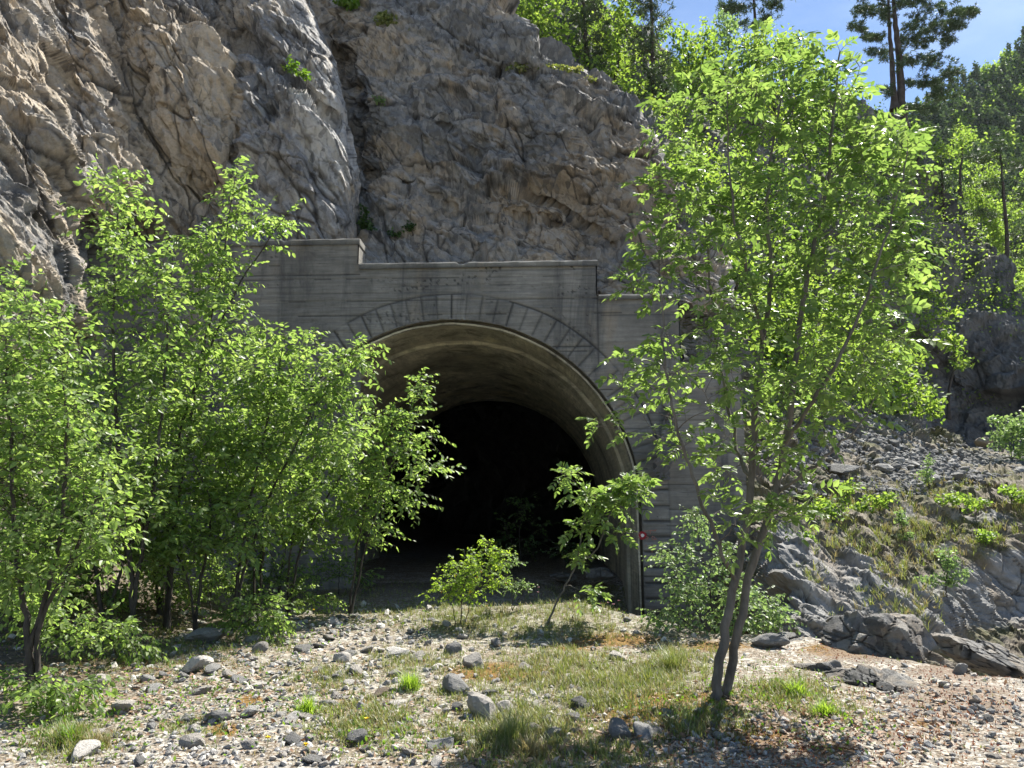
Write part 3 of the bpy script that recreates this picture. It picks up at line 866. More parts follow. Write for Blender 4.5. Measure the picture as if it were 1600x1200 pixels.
    def disc(nm, r0, r1, y, mat, par):
        n = 28; a = np.linspace(0, 2*math.pi, n, endpoint=False)
        wb = 1 + .06*np.sin(3*a + 1) + .04*np.sin(5*a)
        o = np.stack([P0[0] + r1*wb*np.cos(a), np.full(n, y), P0[2] + r1*wb*np.sin(a)], 1)
        i = np.stack([P0[0] + r0*np.cos(a), np.full(n, y), P0[2] + r0*np.sin(a)], 1)
        idx = np.arange(n); nx = (idx + 1) % n
        return mesh_np(nm, np.concatenate([o, i]), np.stack([idx, nx, nx + n, idx + n], 1), mat, par)
    b = disc('trail_blaze', .030, .083, -.020, red, root)
    disc('blaze_centre', .002, .034, -.024, white, b)
    def stroke(pts, w, y, mat, nm, par):
        pts = np.array(pts, float); V_, Fc = [], []
        for (a, c) in zip(pts[:-1], pts[1:]):
            dv = unit(c - a); nv = np.array([-dv[1], dv[0]])*w/2; ex_ = dv*w*.3
            s = len(V_)
            for q in (a - ex_ - nv, c + ex_ - nv, c + ex_ + nv, a - ex_ + nv): V_.append((q[0], y, q[1]))
            Fc.append((s, s+1, s+2, s+3)); y -= .0012
        return V_, Fc
    sets = [[(1007,830),(1017,828.5),(1024,829.5)],[(1016,829),(1015.5,834)],[(1022,828.5),(1025,827.5)],[(1009.5,838),(1012.5,839.5),(1010,842.5),(1008.5,842)],
            [(1019,837.5),(1017.5,840),(1020,843),(1024,841.5),(1021,838.5),(1018,838.5)],[(1022,843),(1026,842)],[(1018.3,850),(1018.2,864)],[(1009,851),(1009,853.5)],[(999.5,833.8),(997,833.6)],[(999.5,839.5),(996.5,839.8)]]
    VV, FF = [], []
    for n_, s in enumerate(sets):
        q = np.array([[*local(unp(a, c, 15.85))[[0, 2]]] for a, c in s])
        v_, f_ = stroke(q, .016, -.0195 - .0012*n_, faint, '', None)
        FF += [tuple(i + len(VV) for i in t) for t in f_]; VV += v_
    mesh_np('lettering', np.array(VV), np.array(FF), faint, root)
    return root

def local(p):
    p = np.asarray(p) - TUN_O
    c, s = math.cos(-TUN_A), math.sin(-TUN_A)
    return np.array([c*p[0] - s*p[1], s*p[0] + c*p[1], p[2]])

# ------------------------------------------------------------------ trees
LEAF = (np.array([(0,0,0),(.38,0,-.05),(.72,0,-.04),(1,0,-.10),(.30,.5,.05),(.68,.38,.03),(.30,-.5,.05),(.68,-.38,.03)]),
        np.array([(0,1,4),(1,2,5),(1,5,4),(2,3,5),(0,6,1),(1,7,2),(1,6,7),(2,7,3)]))
LEAF2 = (np.array([(0,0,0),(.45,.5,.10),(1,0,-.05),(.45,-.5,.10)]), np.array([(0,2,1),(0,3,2)]))

def leaves(pos, dirv, nrm, ln, wd, tmpl):
    T, Fc = tmpl
    d = unit(dirv); s = unit(np.cross(nrm, d)); n = np.cross(d, s)
    ln = np.asarray(ln)[:, None, None]; wd = np.asarray(wd)[:, None, None]
    V = pos[:, None] + d[:, None]*T[None, :, 0:1]*ln + s[:, None]*T[None, :, 1:2]*wd + n[:, None]*T[None, :, 2:3]*wd
    N = len(pos)
    P = (Fc[None] + (np.arange(N)*len(T))[:, None, None]).reshape(-1, 3)
    return V.reshape(-1, 3), P

def tubes(chains, sides=5):
    """chains: list of (points (k,3), radii (k,))"""
    Vs, Ps, off = [], [], 0
    for pts, rad in chains:
        k = len(pts)
        t = unit(np.gradient(pts, axis=0))
        ref = np.array([1., 0, 0]) if abs(t[0, 0]) < .8 else np.array([0, 1., 0])
        a = unit(np.cross(t, ref)); b = np.cross(t, a)
        s_ = sides
        th = np.linspace(0, 2*math.pi, s_, endpoint=False)
        V = pts[:, None] + (a[:, None]*np.cos(th)[None, :, None] + b[:, None]*np.sin(th)[None, :, None])*np.asarray(rad)[:, None, None]
        idx = np.arange(k*s_).reshape(k, s_) + off
        nx = np.roll(idx, -1, 1)
        Ps.append(np.stack([idx[:-1], nx[:-1], nx[1:], idx[1:]], -1).reshape(-1, 4))
        Vs.append(V.reshape(-1, 3)); off += k*s_
    return np.concatenate(Vs), np.concatenate(Ps)

def smooth_line(pts, n=18, jit=.0, rs=RS):
    pts = np.array(pts, float)
    k = len(pts)
    if k == 2:
        t = np.linspace(0, 1, n)[:, None]; out = pts[0]*(1-t) + pts[1]*t
    else:
        P = np.concatenate([[2*pts[0]-pts[1]], pts, [2*pts[-1]-pts[-2]]])
        out = []
        for u in np.linspace(0, k-1-1e-6, n):
            i = int(u); f = u - i
            p0, p1, p2, p3 = P[i], P[i+1], P[i+2], P[i+3]
            out.append(.5*((2*p1) + (-p0+p2)*f + (2*p0-5*p1+4*p2-p3)*f*f + (-p0+3*p1-3*p2+p3)*f**3))
        out = np.array(out)
    out[1:] += rs.normal(size=out[1:].shape)*jit
    return out

def blob_targets(blobs, rs, dens=1.0):
    out = []
    for b in blobs:
        px, py, Y, rx, ry, rd, n = b
        n = max(1, int(n*dens))
        u = unit(rs.normal(size=(n, 3)))*(rs.rand(n, 1)**.42)
        out.append(unp(px + u[:, 0]*rx, py + u[:, 1]*ry, Y + u[:, 2]*rd))
    return np.concatenate(out)

def grow(stems, targets, rs, lift=.9, minz=0.3, droop=.0, tip_r=.004, cap=.55):
    """stems: list of (points, radii); returns chains of branches; attaches every target to the skeleton built so far"""
    node = [p for pts, r in stems for p in pts]; rad = [q for pts, r in stems for q in r]
    tang = [q for pts, r in stems for q in unit(np.gradient(pts, axis=0))]
    N = np.zeros((len(node) + len(targets)*6, 3)); R = np.zeros(len(N)); Tg = np.zeros((len(N), 3))
    n = len(node); N[:n] = node; R[:n] = rad; Tg[:n] = tang
    base = N[0].copy()
    med = np.array([np.min(np.linalg.norm(N[:n] - t, axis=1)) for t in targets])
    order = np.argsort(med + rs.rand(len(med))*.2*med.max())
    ch = []
    for i in order:
        t = targets[i]
        dv = t - N[:n]
        dist = np.linalg.norm(dv, axis=1)
        hor = np.hypot(dv[:, 0], dv[:, 1])
        cost = dist + lift*np.maximum(0, (N[:n, 2] + .45*hor) - t[2]) + 5*np.maximum(0, base[2] + minz - N[:n, 2])
        j = int(np.argmin(cost))
        a = N[j]; L = dist[j]
        if L < .02: continue
        d0 = unit(unit(t - a)*1.0 + Tg[j]*.5 + np.array([0, 0, .15]))
        c1 = a + d0*L*.4; c2 = t - unit(t - a + np.array([0, 0, -droop*L]))*L*.3 + rs.normal(size=3)*.04*L
        k = 6
        s = np.linspace(0, 1, k)[:, None]
        pts = (1-s)**3*a + 3*(1-s)**2*s*c1 + 3*(1-s)*s*s*c2 + s**3*t
        pts[1:-1] += rs.normal(size=(k-2, 3))*.015*L
        r0 = min(cap*R[j], tip_r + .010*L)
        r = np.linspace(max(r0, tip_r), tip_r*.7, k)
        ch.append((pts, r))
        N[n:n+k-1] = pts[1:]; R[n:n+k-1] = r[1:]; Tg[n:n+k-1] = unit(np.gradient(pts, axis=0))[1:]
        n += k-1
    return ch

def along(pts, s):
    i = np.clip((s*(len(pts)-1)).astype(int), 0, len(pts)-2); f = s*(len(pts)-1) - i
    return pts[i]*(1-f)[:, None] + pts[i+1]*f[:, None], unit(pts[i+1] - pts[i])

def twig_tubes(PP, rad, sides=3):
    T, m, _ = PP.shape
    t = unit(np.gradient(PP, axis=1))
    a = unit(np.cross(t, np.array([.31, .17, .93]))); b = np.cross(t, a)
    th = np.linspace(0, 2*math.pi, sides, endpoint=False)
    V = PP[:, :, None] + (a[:, :, None]*np.cos(th)[None, None, :, None] + b[:, :, None]*np.sin(th)[None, None, :, None])*np.asarray(rad)[None, :, None, None]
    idx = np.arange(T*m*sides).reshape(T, m, sides); nx = np.roll(idx, -1, 2)
    P = np.stack([idx[:, :-1], nx[:, :-1], nx[:, 1:], idx[:, 1:]], -1).reshape(-1, 4)
    return V.reshape(-1, 3), P

def twig_seeds(ch, rs, count, start, ends):
    O, T, K = [], [], []
    for pts, r in ch:
        L = np.linalg.norm(np.diff(pts, axis=0), axis=1).sum()
        k = count(L)
        s = np.clip(np.linspace(start, 1, k) + rs.uniform(-.04, .04, k), 0, 1)
        if ends: s[-ends:] = 1
        o, t = along(pts, s)
        O.append(o); T.append(t); K.append(np.arange(k) + rs.randint(4))
    return np.concatenate(O), np.concatenate(T), np.concatenate(K)

def foliage_simple(ch, rs, spacing=.12, twig=.32, per=7, ln=.085, wd=.045, start=.25, flat=.5, tmpl=LEAF, droop=.45):
    """leafy side twigs on every branch; returns twigs and leaf arrays"""
    O, T, K = twig_seeds(ch, rs, lambda L: max(3, int(L*(1-start)/spacing) + 1), start, 1)
    k = len(O)
    side = unit(np.cross(T, np.array([0, 0, 1.]) + rs.normal(size=(k, 3))*.5))*np.where(K % 2, 1, -1)[:, None]
    d = unit(T*.7 + side*.8 + rs.normal(size=(k, 3))*.30 + np.array([0, 0, .12]))
    ll = twig*rs.uniform(.55, 1.3, k)
    u = np.linspace(0, 1, 5)[None, :, None]
    PP = O[:, None] + d[:, None]*ll[:, None, None]*u + np.array([0, 0, -1.])*(.20*ll)[:, None, None]*u*u
    tw = twig_tubes(PP, np.linspace(.0032, .0014, 5))
    v = np.clip((np.arange(per)[None] + .2 + rs.rand(k, per)*.7)/per, 0, 1)
    lp = O[:, None] + d[:, None]*(ll[:, None]*v)[..., None] + np.array([0, 0, -1.])*(.20*ll[:, None]*v*v)[..., None]
    lt = unit(d[:, None] + np.array([0, 0, -1.])*(.4*v)[..., None])
    sd = unit(np.cross(lt, np.array([0, 0, 1.])))*np.where(np.arange(per) % 2, 1, -1)[None, :, None]
    sd[:, -1] *= .1
    ld = lt*.55 + sd*.85 + np.array([0, 0, -droop]) + rs.normal(size=lp.shape)*.30
    nn = np.array([0, 0, 1.]) + rs.normal(size=lp.shape)*flat
    P, D, Nn = lp.reshape(-1, 3), ld.reshape(-1, 3), nn.reshape(-1, 3)
    sc = rs.uniform(.55, 1.2, len(P))
    V, F_ = leaves(P, D, Nn, ln*sc, wd*2*sc*rs.uniform(.85, 1.1, len(P)), tmpl)
    return tw, V, F_

def foliage_ash(ch, rs, per=7, rl=.24, ln=.085, wd=.030, start=.35):
    O, T, K = twig_seeds(ch, rs, lambda L: int(np.clip(per*L/.45, 4, per*1.8)), start, 3)
    k = len(O)
    phi = K*1.571 + rs.rand(k)*.8
    ref = unit(np.cross(T, np.array([.2, .3, 1.]))); ref2 = np.cross(T, ref)
    side = ref*np.cos(phi)[:, None] + ref2*np.sin(phi)[:, None]
    d = unit(T*.65 + side*.85 + np.array([0, 0, .25]) + rs.normal(size=(k, 3))*.2)
    ll = rl*rs.uniform(.55, 1.2, k)
    u = np.linspace(0, 1, 5)[None, :, None]
    g = np.array([0, 0, -1.])
    PP = O[:, None] + d[:, None]*ll[:, None, None]*u + g*(.35*ll)[:, None, None]*u*u
    tw = twig_tubes(PP, np.linspace(.0026, .0012, 5))
    up = unit(np.array([0, 0, 1.]) + side*.3 + rs.normal(size=(k, 3))*.35)
    P, D, Nn, S = [], [], [], []
    for v in (.30, .52, .74, .94):
        lp = O + d*(ll*v)[:, None] + g*(.35*ll*v*v)[:, None]
        lt = unit(d + g*(.7*v))
        sd = unit(np.cross(lt, up))
        for sg in (1, -1):
            P.append(lp); D.append(lt*.62 + sd*sg*.8 + np.array([0, 0, -.14]) + rs.normal(size=(k, 3))*.14)
            Nn.append(up + rs.normal(size=(k, 3))*.25); S.append(ll/rl*(.85 if v < .4 else 1))
    P.append(PP[:, -1]); D.append(unit(PP[:, -1] - PP[:, -2]) + rs.normal(size=(k, 3))*.05); Nn.append(up); S.append(1.1*ll/rl)
    P, D, Nn, S = map(np.concatenate, (P, D, Nn, S))
    S = S*rs.uniform(.8, 1.15, len(S))
    V, F_ = leaves(P, D, Nn, ln*S, wd*2*S, LEAF)
    return tw, V, F_

def foliage_needle(ch, rs, per=9, size=.22, n=16, wd=.03, start=.35):
    P, D, Nn = [], [], []
    for pts, r in ch:
        L = np.linalg.norm(np.diff(pts, axis=0), axis=1).sum()
        k = max(3, int(per*L))
        s = start + (1-start)*rs.rand(k)**.7
        o, t = along(pts, s)
        o = o + rs.normal(size=(k, 3))*np.array([.22, .22, .08])*size*2.2 + np.array([0, 0, .15*size])
        o = np.repeat(o, n, 0); t = np.repeat(t, n, 0)
        d = unit(rs.normal(size=(k*n, 3)) + np.array([0, 0, .45]) + t*.4)
        P.append(o); D.append(d); Nn.append(rs.normal(size=(k*n, 3)))
    P, D, Nn = map(np.concatenate, (P, D, Nn))
    V, F_ = leaves(P, D, Nn, size*rs.uniform(.6, 1.1, len(P)), np.full(len(P), wd), LEAF2)
    return [], V, F_

def foliage_clump(ch, rs, per=26, spread=.35, ln=.17, wd=.06, start=.1):
    P = []
    for pts, r in ch:
        L = np.linalg.norm(np.diff(pts, axis=0), axis=1).sum()
        k = max(8, int(per*max(L, .4)))
        s = start + (1-start)*rs.rand(k)**.6
        o, t = along(pts, s)
        P.append(o + unit(rs.normal(size=(k, 3)))*(rs.rand(k, 1)**.6)*spread*np.array([1, 1, .65]))
    P = np.concatenate(P)
    D = rs.normal(size=(len(P), 3)) + np.array([0, 0, -.25]); Nn = np.array([0, 0, 1.]) + rs.normal(size=(len(P), 3))*.6
    sc = rs.uniform(.6, 1.2, len(P))
    V, F_ = leaves(P, D, Nn, ln*sc, 2*wd*sc, LEAF2)
    return [], V, F_

def plant(name, label, cat, base, stems, blobs, style, leafm, barkm, seed, group=None, dens=1., grow_kw=None, fol_kw=None, sides=7, stem_names='trunk', crown='crown', branches='branch', extra_targets=None, tiny=False):
    """stems: list of (world points, start radius, end radius)"""
    rs = np.random.RandomState(seed)
    root = empty(name, base, label, cat, group)
    b = np.asarray(base, float)
    sk = []
    for pts, r0, r1 in stems:
        L = smooth_line(pts, max(8, 5*len(pts)), .008*(1 if r0 < .1 else 2), rs)
        u = np.linspace(0, 1, len(L))
        rr = r0*(1-u)**.8 + r1*(1 - (1-u)**.8)
        sk.append((L, rr))
    r_flare = True
    for n_, (L, rr) in enumerate(sk):
        rr2 = rr.copy()
        if n_ < 2 and r_flare: rr2[0] *= 1.7; rr2[1] *= 1.25; rr2[2] *= 1.06
        V, P = tubes([(L, rr2)], sides)
        mesh_np(stem_names, V - b, P, barkm, root, True)
    T = blob_targets(blobs, rs, dens)
    if extra_targets is not None: T = np.concatenate([T, extra_targets])
    ch = grow(sk, T, rs, **(grow_kw or {}))
    fn = {'simple': foliage_simple, 'ash': foliage_ash, 'needle': foliage_needle, 'clump': foliage_clump}[style]
    tips = [(L[int(len(L)*.6):], r[int(len(L)*.6):]) for L, r in sk]
    tw, LV, LF = fn(ch + tips, rs, **(fol_kw or {}))
    V, P = tubes(ch, 5)
    if tw:
        V2, P2 = tw
        P = np.concatenate([P, P2 + len(V)]); V = np.concatenate([V, V2])
    if branches:
        mesh_np(branches, V - b, P, barkm, root, True)
    mesh_np(crown, LV - b, LF, leafm, root, False)
    return root

def pxline(pts):
    return [unp(a, b, c) for a, b, c in pts]

def build_ash():
    base = on_ground(1127, 1096)[0]
    Y0 = base[1]
    A = [base + np.array([-.05, 0, -.05])] + pxline([(1119,1080,Y0),(1131,1000,Y0+.02),(1150,900,Y0+.05),(1172,780,Y0+.1),(1178,660,Y0+.05),(1190,560,Y0+.1),(1205,430,Y0+.15),(1200,300,Y0+.1),(1225,120,Y0)])
    B = [base + np.array([.05, .06, -.05])] + pxline([(1136,1080,Y0+.08),(1151,1000,Y0+.10),(1171,900,Y0+.12),(1208,780,Y0+.1),(1228,680,Y0),(1238,600,Y0-.1),(1250,500,Y0-.1),(1272,380,Y0-.05),(1292,300,Y0),(1300,200,Y0),(1312,80,Y0+.1)])
    C = [unp(1148,905,Y0+.03)] + pxline([(1130,870,Y0-.1),(1105,800,Y0-.2),(1075,720,Y0-.3),(1055,660,Y0-.35),(1040,580,Y0-.35),(1032,480,Y0-.3),(1030,380,Y0-.25)])
    D = [unp(1228,690,Y0)] + pxline([(1262,640,Y0-.3),(1310,560,Y0-.5),(1355,460,Y0-.6),(1395,330,Y0-.6),(1420,240,Y0-.6)])
    E = [unp(1175,760,Y0+.1)] + pxline([(1150,690,Y0+.4),(1125,560,Y0+.6),(1110,430,Y0+.6),(1095,300,Y0+.5),(1085,180,Y0+.5)])
    G = [unp(1195,540,Y0+.1)] + pxline([(1160,400,Y0-.3),(1140,280,Y0-.4),(1136,130,Y0-.4)])
    K = [unp(1215,770,Y0+.1)] + pxline([(1265,735,Y0-.2),(1310,695,Y0-.3),(1345,660,Y0-.3),(1385,590,Y0-.4)])
    stems = [(A, .045, .007), (B, .042, .007), (C, .019, .004), (D, .019, .004), (E, .018, .004), (G, .016, .004), (K, .015, .003)]
    raw = [(1060,220,60,75,13),(1140,140,65,75,13),(1225,110,60,75,14),(1308,130,50,60,14),(1370,240,75,60,14),(1420,220,40,45,9),(1250,240,110,80,26),(1050,310,75,60,14),(1150,340,100,80,24),(1290,340,120,80,30),(1400,330,60,55,14),
        (1430,395,42,42,9),(1040,410,75,60,16),(1150,470,110,80,28),(1280,460,110,80,28),(1385,470,75,60,16),(1425,530,40,32,8),(1015,560,60,55,12),(1110,590,90,70,20),(1230,590,90,75,22),(1330,570,75,60,14),(985,610,42,34,7),
        (1050,690,50,36,7),(1140,700,75,55,14),(1230,690,65,55,14),(1300,650,55,36,8),(1235,790,55,34,8),(1180,800,55,36,8),(945,655,22,20,3),(1120,790,40,30,4)]
    raw = [(x - 24 if x > 1380 else x, y, rx*.95, ry, n*(1.1 if y < 300 else .95 if y < 430 else .72)) for x, y, rx, ry, n in raw]
    blobs = [(x, y, Y0 - .05, rx, ry, .95, n) for x, y, rx, ry, n in raw]
    plant('ash_tree', 'young twin-stemmed ash tree with airy pinnate foliage, tallest tree on the stony ground', 'tree', base, stems, blobs, 'ash', MT['ash'], MT['ashbark'], 21,
          dens=1.22, grow_kw=dict(lift=.8, minz=1.0, tip_r=.0026), fol_kw=dict(per=5.2, rl=.215, ln=.078, wd=.0195), sides=10)

def sap(name, label, seed, base_px, stem_px, blobs, dens=1.0, style='simple', leafm='hornbeam', barkm='bark', r0=.035, Y=None, rd=.6, fol=None, group=None, cat='sapling', grow_kw=None, **kw):
    base = on_ground(*base_px)[0] if Y is None else unp(*base_px, Y)
    Yb = base[1]
    stems = []
    for k, line in enumerate(stem_px):
        pts = [base + np.array([.03*k*(-1)**k, .02*k, -.05])] if line[0] is None else []
        pts += [unp(p[0], p[1], Yb + (p[2] if len(p) > 2 else 0)) for p in line if p is not None]
        stems.append((pts, r0*.66*(1 if k == 0 else .8), .005))
    airy = {31: 520, 32: 540, 33: 470, 34: 560, 35: 760}.get(seed, 0)
    bl = [(x, y, Yb + dy, rx*(.85 if y < airy else 1), ry, rd, n*(.60 if y < airy else 1)) for (x, y, dy, rx, ry, n) in blobs]
    f = dict(spacing=.11, twig=.36, per=8, ln=.095, wd=.024, flat=.75) if style == 'simple' else {}
    f.update(fol or {})
    g = dict(lift=.7, minz=.35, tip_r=.003); g.update(grow_kw or {})
    return plant(name, label, cat, base, stems, bl, style, MT[leafm], MT[barkm], seed, group, dens, g, f, 6, **kw)

def build_saplings():
    D = 1.45
    n = None
    sap('sapling', 'leafy sapling forking low into three dark stems, in front of the bare rock face', 31, (48,1085),
        [[n,(45,1000),(30,900),(20,780),(15,640),(10,520)],[n,(50,1000),(85,890),(100,780),(105,650),(95,560)],[n,(60,985),(110,880),(150,780),(175,690)]],
        [(20,470,0,45,60,16),(60,540,0,70,70,24),(10,600,0,60,70,18),(90,640,0,60,60,18),(40,720,0,70,60,20),(130,720,0,60,50,14),(150,800,0,60,45,12),(40,830,0,50,40,12),(20,880,0,50,30,12),(100,870,0,50,30,12),(60,910,0,60,26,8),(160,840,0,50,34,10),(-30,700,0,60,120,14)], D*1.15, r0=.05, rd=.7, fol=dict(ln=.078, wd=.020))
    sap('sapling', 'tallest hornbeam sapling of the thicket, its narrow tip against the tan cliff', 32, (205,1005),
        [[n,(205,900),(190,760),(180,600),(178,450),(185,290)],[n,(215,900),(240,760),(255,620),(262,500),(270,400)]],
        [(185,300,0,40,45,12),(190,380,0,60,50,22),(175,440,0,50,45,18),(160,520,0,40,45,10),(240,440,0,60,50,20),(260,520,0,70,60,24),(150,275,0,8,24,4),(225,330,0,14,24,5),(130,345,0,14,20,4),(215,600,0,80,60,24),(180,700,0,80,60,20),(230,740,0,70,60,16)], D, r0=.055, rd=.9)
    sap('sapling', 'tall sapling with two pointed shoots reaching up beside the parapet step', 33, (262,985),
        [[n,(270,860),(290,700),(315,560),(345,420),(370,260)],[n,(265,850),(275,700),(330,540),(390,420),(455,325)]],
        [(368,280,0,22,36,10),(360,340,0,42,40,18),(420,345,0,42,26,14),(335,400,0,55,45,22),(340,470,0,50,50,22),(300,380,0,45,35,14),(290,450,0,40,45,10),(320,560,0,70,55,26),(290,640,0,80,60,24),(340,720,0,70,60,18)], D, r0=.05, rd=.9)
    sap('sapling', 'bushy sapling with rounded leafy top in front of the board-marked concrete', 34, (362,985),
        [[n,(375,880),(395,760),(420,650),(445,530)],[n,(385,880),(420,780),(470,680),(510,600),(560,560)]],
        [(440,550,0,45,40,22),(500,555,0,30,35,12),(400,600,0,50,50,20),(460,620,0,70,50,26),(550,560,0,35,28,10),(530,620,0,55,35,18),(400,520,0,12,18,4),(480,520,0,10,16,4),(575,545,0,12,14,4),(480,690,0,80,50,28),(400,690,0,60,55,20),(540,690,0,55,40,16),(440,770,0,80,45,22),(370,780,0,60,45,14)], D, r0=.045, rd=.8)
    sap('sapling', 'slender sapling arching into the dark tunnel mouth with layered sprays', 35, (548,962),
        [[n,(570,860),(595,780),(625,700),(655,605)],[n,(560,850),(580,760),(600,690),(610,640)]],
        [(657,615,0,12,24,10),(615,690,0,36,28,12),(690,735,0,14,8,4),(630,655,0,36,22,12),(600,650,0,30,22,8),(625,710,0,45,28,14),(655,740,0,36,20,9),(590,740,0,45,36,12),(640,790,0,26,20,6),(580,820,0,50,30,10),(670,690,.5,25,20,5)], D, r0=.03, rd=.5)
    sap('sapling', 'wide sapling at the jamb, its lower boughs sweeping over the tunnel entrance', 36, (450,962),
        [[n,(470,860),(510,780),(560,710),(600,680)],[n,(455,850),(480,770),(520,720)]],
        [(560,720,0,45,36,14),(520,760,0,60,40,20),(590,770,0,36,28,10),(470,800,0,60,40,16),(560,800,0,50,30,12),(500,840,0,60,30,12)], D, r0=.03, rd=.7)
    sap('sapling', 'dense middle sapling of the thicket with crowded dark stems and a mounded crown', 37, (168,1000),
        [[n,(150,900),(140,800),(130,700),(120,620)],[n,(185,900),(215,820),(240,760)]],
        [(120,600,0,60,50,18),(90,680,0,60,55,16),(170,780,0,80,50,22),(100,790,0,70,45,16),(240,800,0,80,45,22),(200,860,0,80,36,14),(110,860,0,60,36,10)], D, r0=.045, rd=.8)
    sap('sapling', 'low sapling drooping bright leaves over the stones at the thicket edge', 38, (305,1000),
        [[n,(310,930),(325,850),(330,790),(300,720)],[n,(300,930),(270,850),(255,800)]],
        [(330,780,0,60,40,18),(300,840,0,60,36,18),(250,850,0,60,32,14),(345,850,0,40,30,8),(390,830,0,50,36,12),(310,700,0,60,50,14)], D, r0=.035, rd=.7)
    sap('sapling', 'thin upright sapling with few leaves between the thicket and the tunnel jamb', 39, (440,940),
        [[n,(438,900),(446,860),(452,820)],[n,(432,900),(420,850),(415,810)]],
        [(440,830,0,36,26,8),(405,850,0,30,26,7),(455,880,0,22,20,4),(400,900,0,25,20,4)], .9, r0=.02, rd=.4)
    sap('sapling', 'broad sapling filling the heart of the thicket with drooping sprays', 40, (250,960),
        [[n,(255,870),(270,780),(280,680)],[n,(240,880),(215,790),(200,700)]],
        [(250,650,0,90,50,24),(200,740,0,80,50,20),(330,660,0,70,50,18),(300,760,0,80,45,18),(130,640,0,60,50,14),(380,700,0,50,45,14),(230,560,0,80,45,18)], D, r0=.045, rd=.8)
    sap('sapling', 'leafy young tree hiding the base of the rock face, behind the forking sapling', 48, (70,940),
        [[n,(75,860),(85,740),(80,600)],[n,(60,870),(30,760),(10,640)]],
        [(30,620,0,60,60,20),(90,600,0,40,60,16),(70,720,0,80,60,24),(20,780,0,70,60,18),(120,800,0,70,45,16),(60,860,0,70,40,12),(110,900,0,60,30,8),(-20,520,0,40,60,12)], D, r0=.045, rd=.7)
    sap('sapling', 'fine-stemmed sapling before the concrete with leaves meeting the arch edge', 49, (400,960),
        [[n,(410,880),(425,790),(440,700)],[n,(395,880),(370,800),(350,720)]],
        [(440,640,0,60,45,20),(380,660,0,50,45,16),(430,740,0,70,45,20),(500,720,0,60,40,16),(360,760,0,60,45,14),(460,820,0,60,30,10),(400,560,0,40,40,12),(560,760,0,40,30,8)], D, r0=.04, rd=.7)
    # undergrowth bushes along the foot of the thicket
    U = 'low bushes along the foot of the thicket'
    for k, ((bx, by), bl, lab) in enumerate([
        ((60,1050), [(60,960,0,60,45,16),(20,930,0,50,50,12),(110,990,0,50,35,12)], 'shaded low bush at the foot of the three-forked sapling'),
        ((180,1040), [(170,980,0,60,32,14),(220,1010,0,45,22,9)], 'dark low bush between two bare sapling stems'),
        ((390,1000), [(400,945,0,45,30,14),(360,970,0,40,20,8),(430,975,0,40,20,9)], 'low bush with sunlit leaf tips beside the flat-topped shaded boulder'),
        ((455,965), [(470,925,0,40,24,10),(510,940,0,30,15,5)], 'small leafy bush at the sunny edge of the stones under the jamb'),
        ((20,1000), [(20,880,0,60,40,20),(60,930,0,50,36,14),(-10,940,0,40,36,10)], 'leafy bush filling the gap under the forking sapling'),
        ((130,985), [(130,890,0,50,36,18),(170,930,0,45,30,12),(95,930,0,40,30,10)], 'rounded bush behind the bare stems of the thicket'),
        ((255,965), [(250,890,0,55,32,18),(290,925,0,40,24,10),(215,925,0,40,24,10)], 'bush in the middle of the thicket with shaded leaves'),
        ((330,955), [(335,885,0,45,30,16),(370,910,0,36,24,10),(310,925,0,30,20,7)], 'half-lit bush between the thicket and the dark concrete'),
        ((420,945), [(425,890,0,45,26,14),(465,905,0,30,20,8),(390,915,0,30,20,7)], 'bush at the foot of the concrete with twiggy sprays'),
        ((530,930), [(530,880,0,40,26,12),(570,895,0,30,18,8),(500,900,0,26,18,6)], 'shaded bush standing in the mouth of the tunnel'),
        ((60,960), [(60,800,0,60,50,16),(110,850,0,50,40,12),(20,850,0,40,40,10)], 'tall bush against the foot of the rock face'),
        ((160,950), [(160,830,0,50,44,16),(200,870,0,40,36,10)], 'tall dark bush behind the middle stems of the thicket'),
        ((80,1120), [(50,1080,0,60,30,12),(120,1090,0,50,24,8)], 'shaded bush closest to the bright grass tuft')]):
        sap('bush', lab, 50 + k, (bx, by), [[None, (bx, by-30), (bl[0][0], bl[0][1])]], bl, 1.7, r0=.014, rd=.5, fol=dict(spacing=.10, twig=.24, per=7, ln=.065, wd=.019), cat='bush', stem_names='stem')

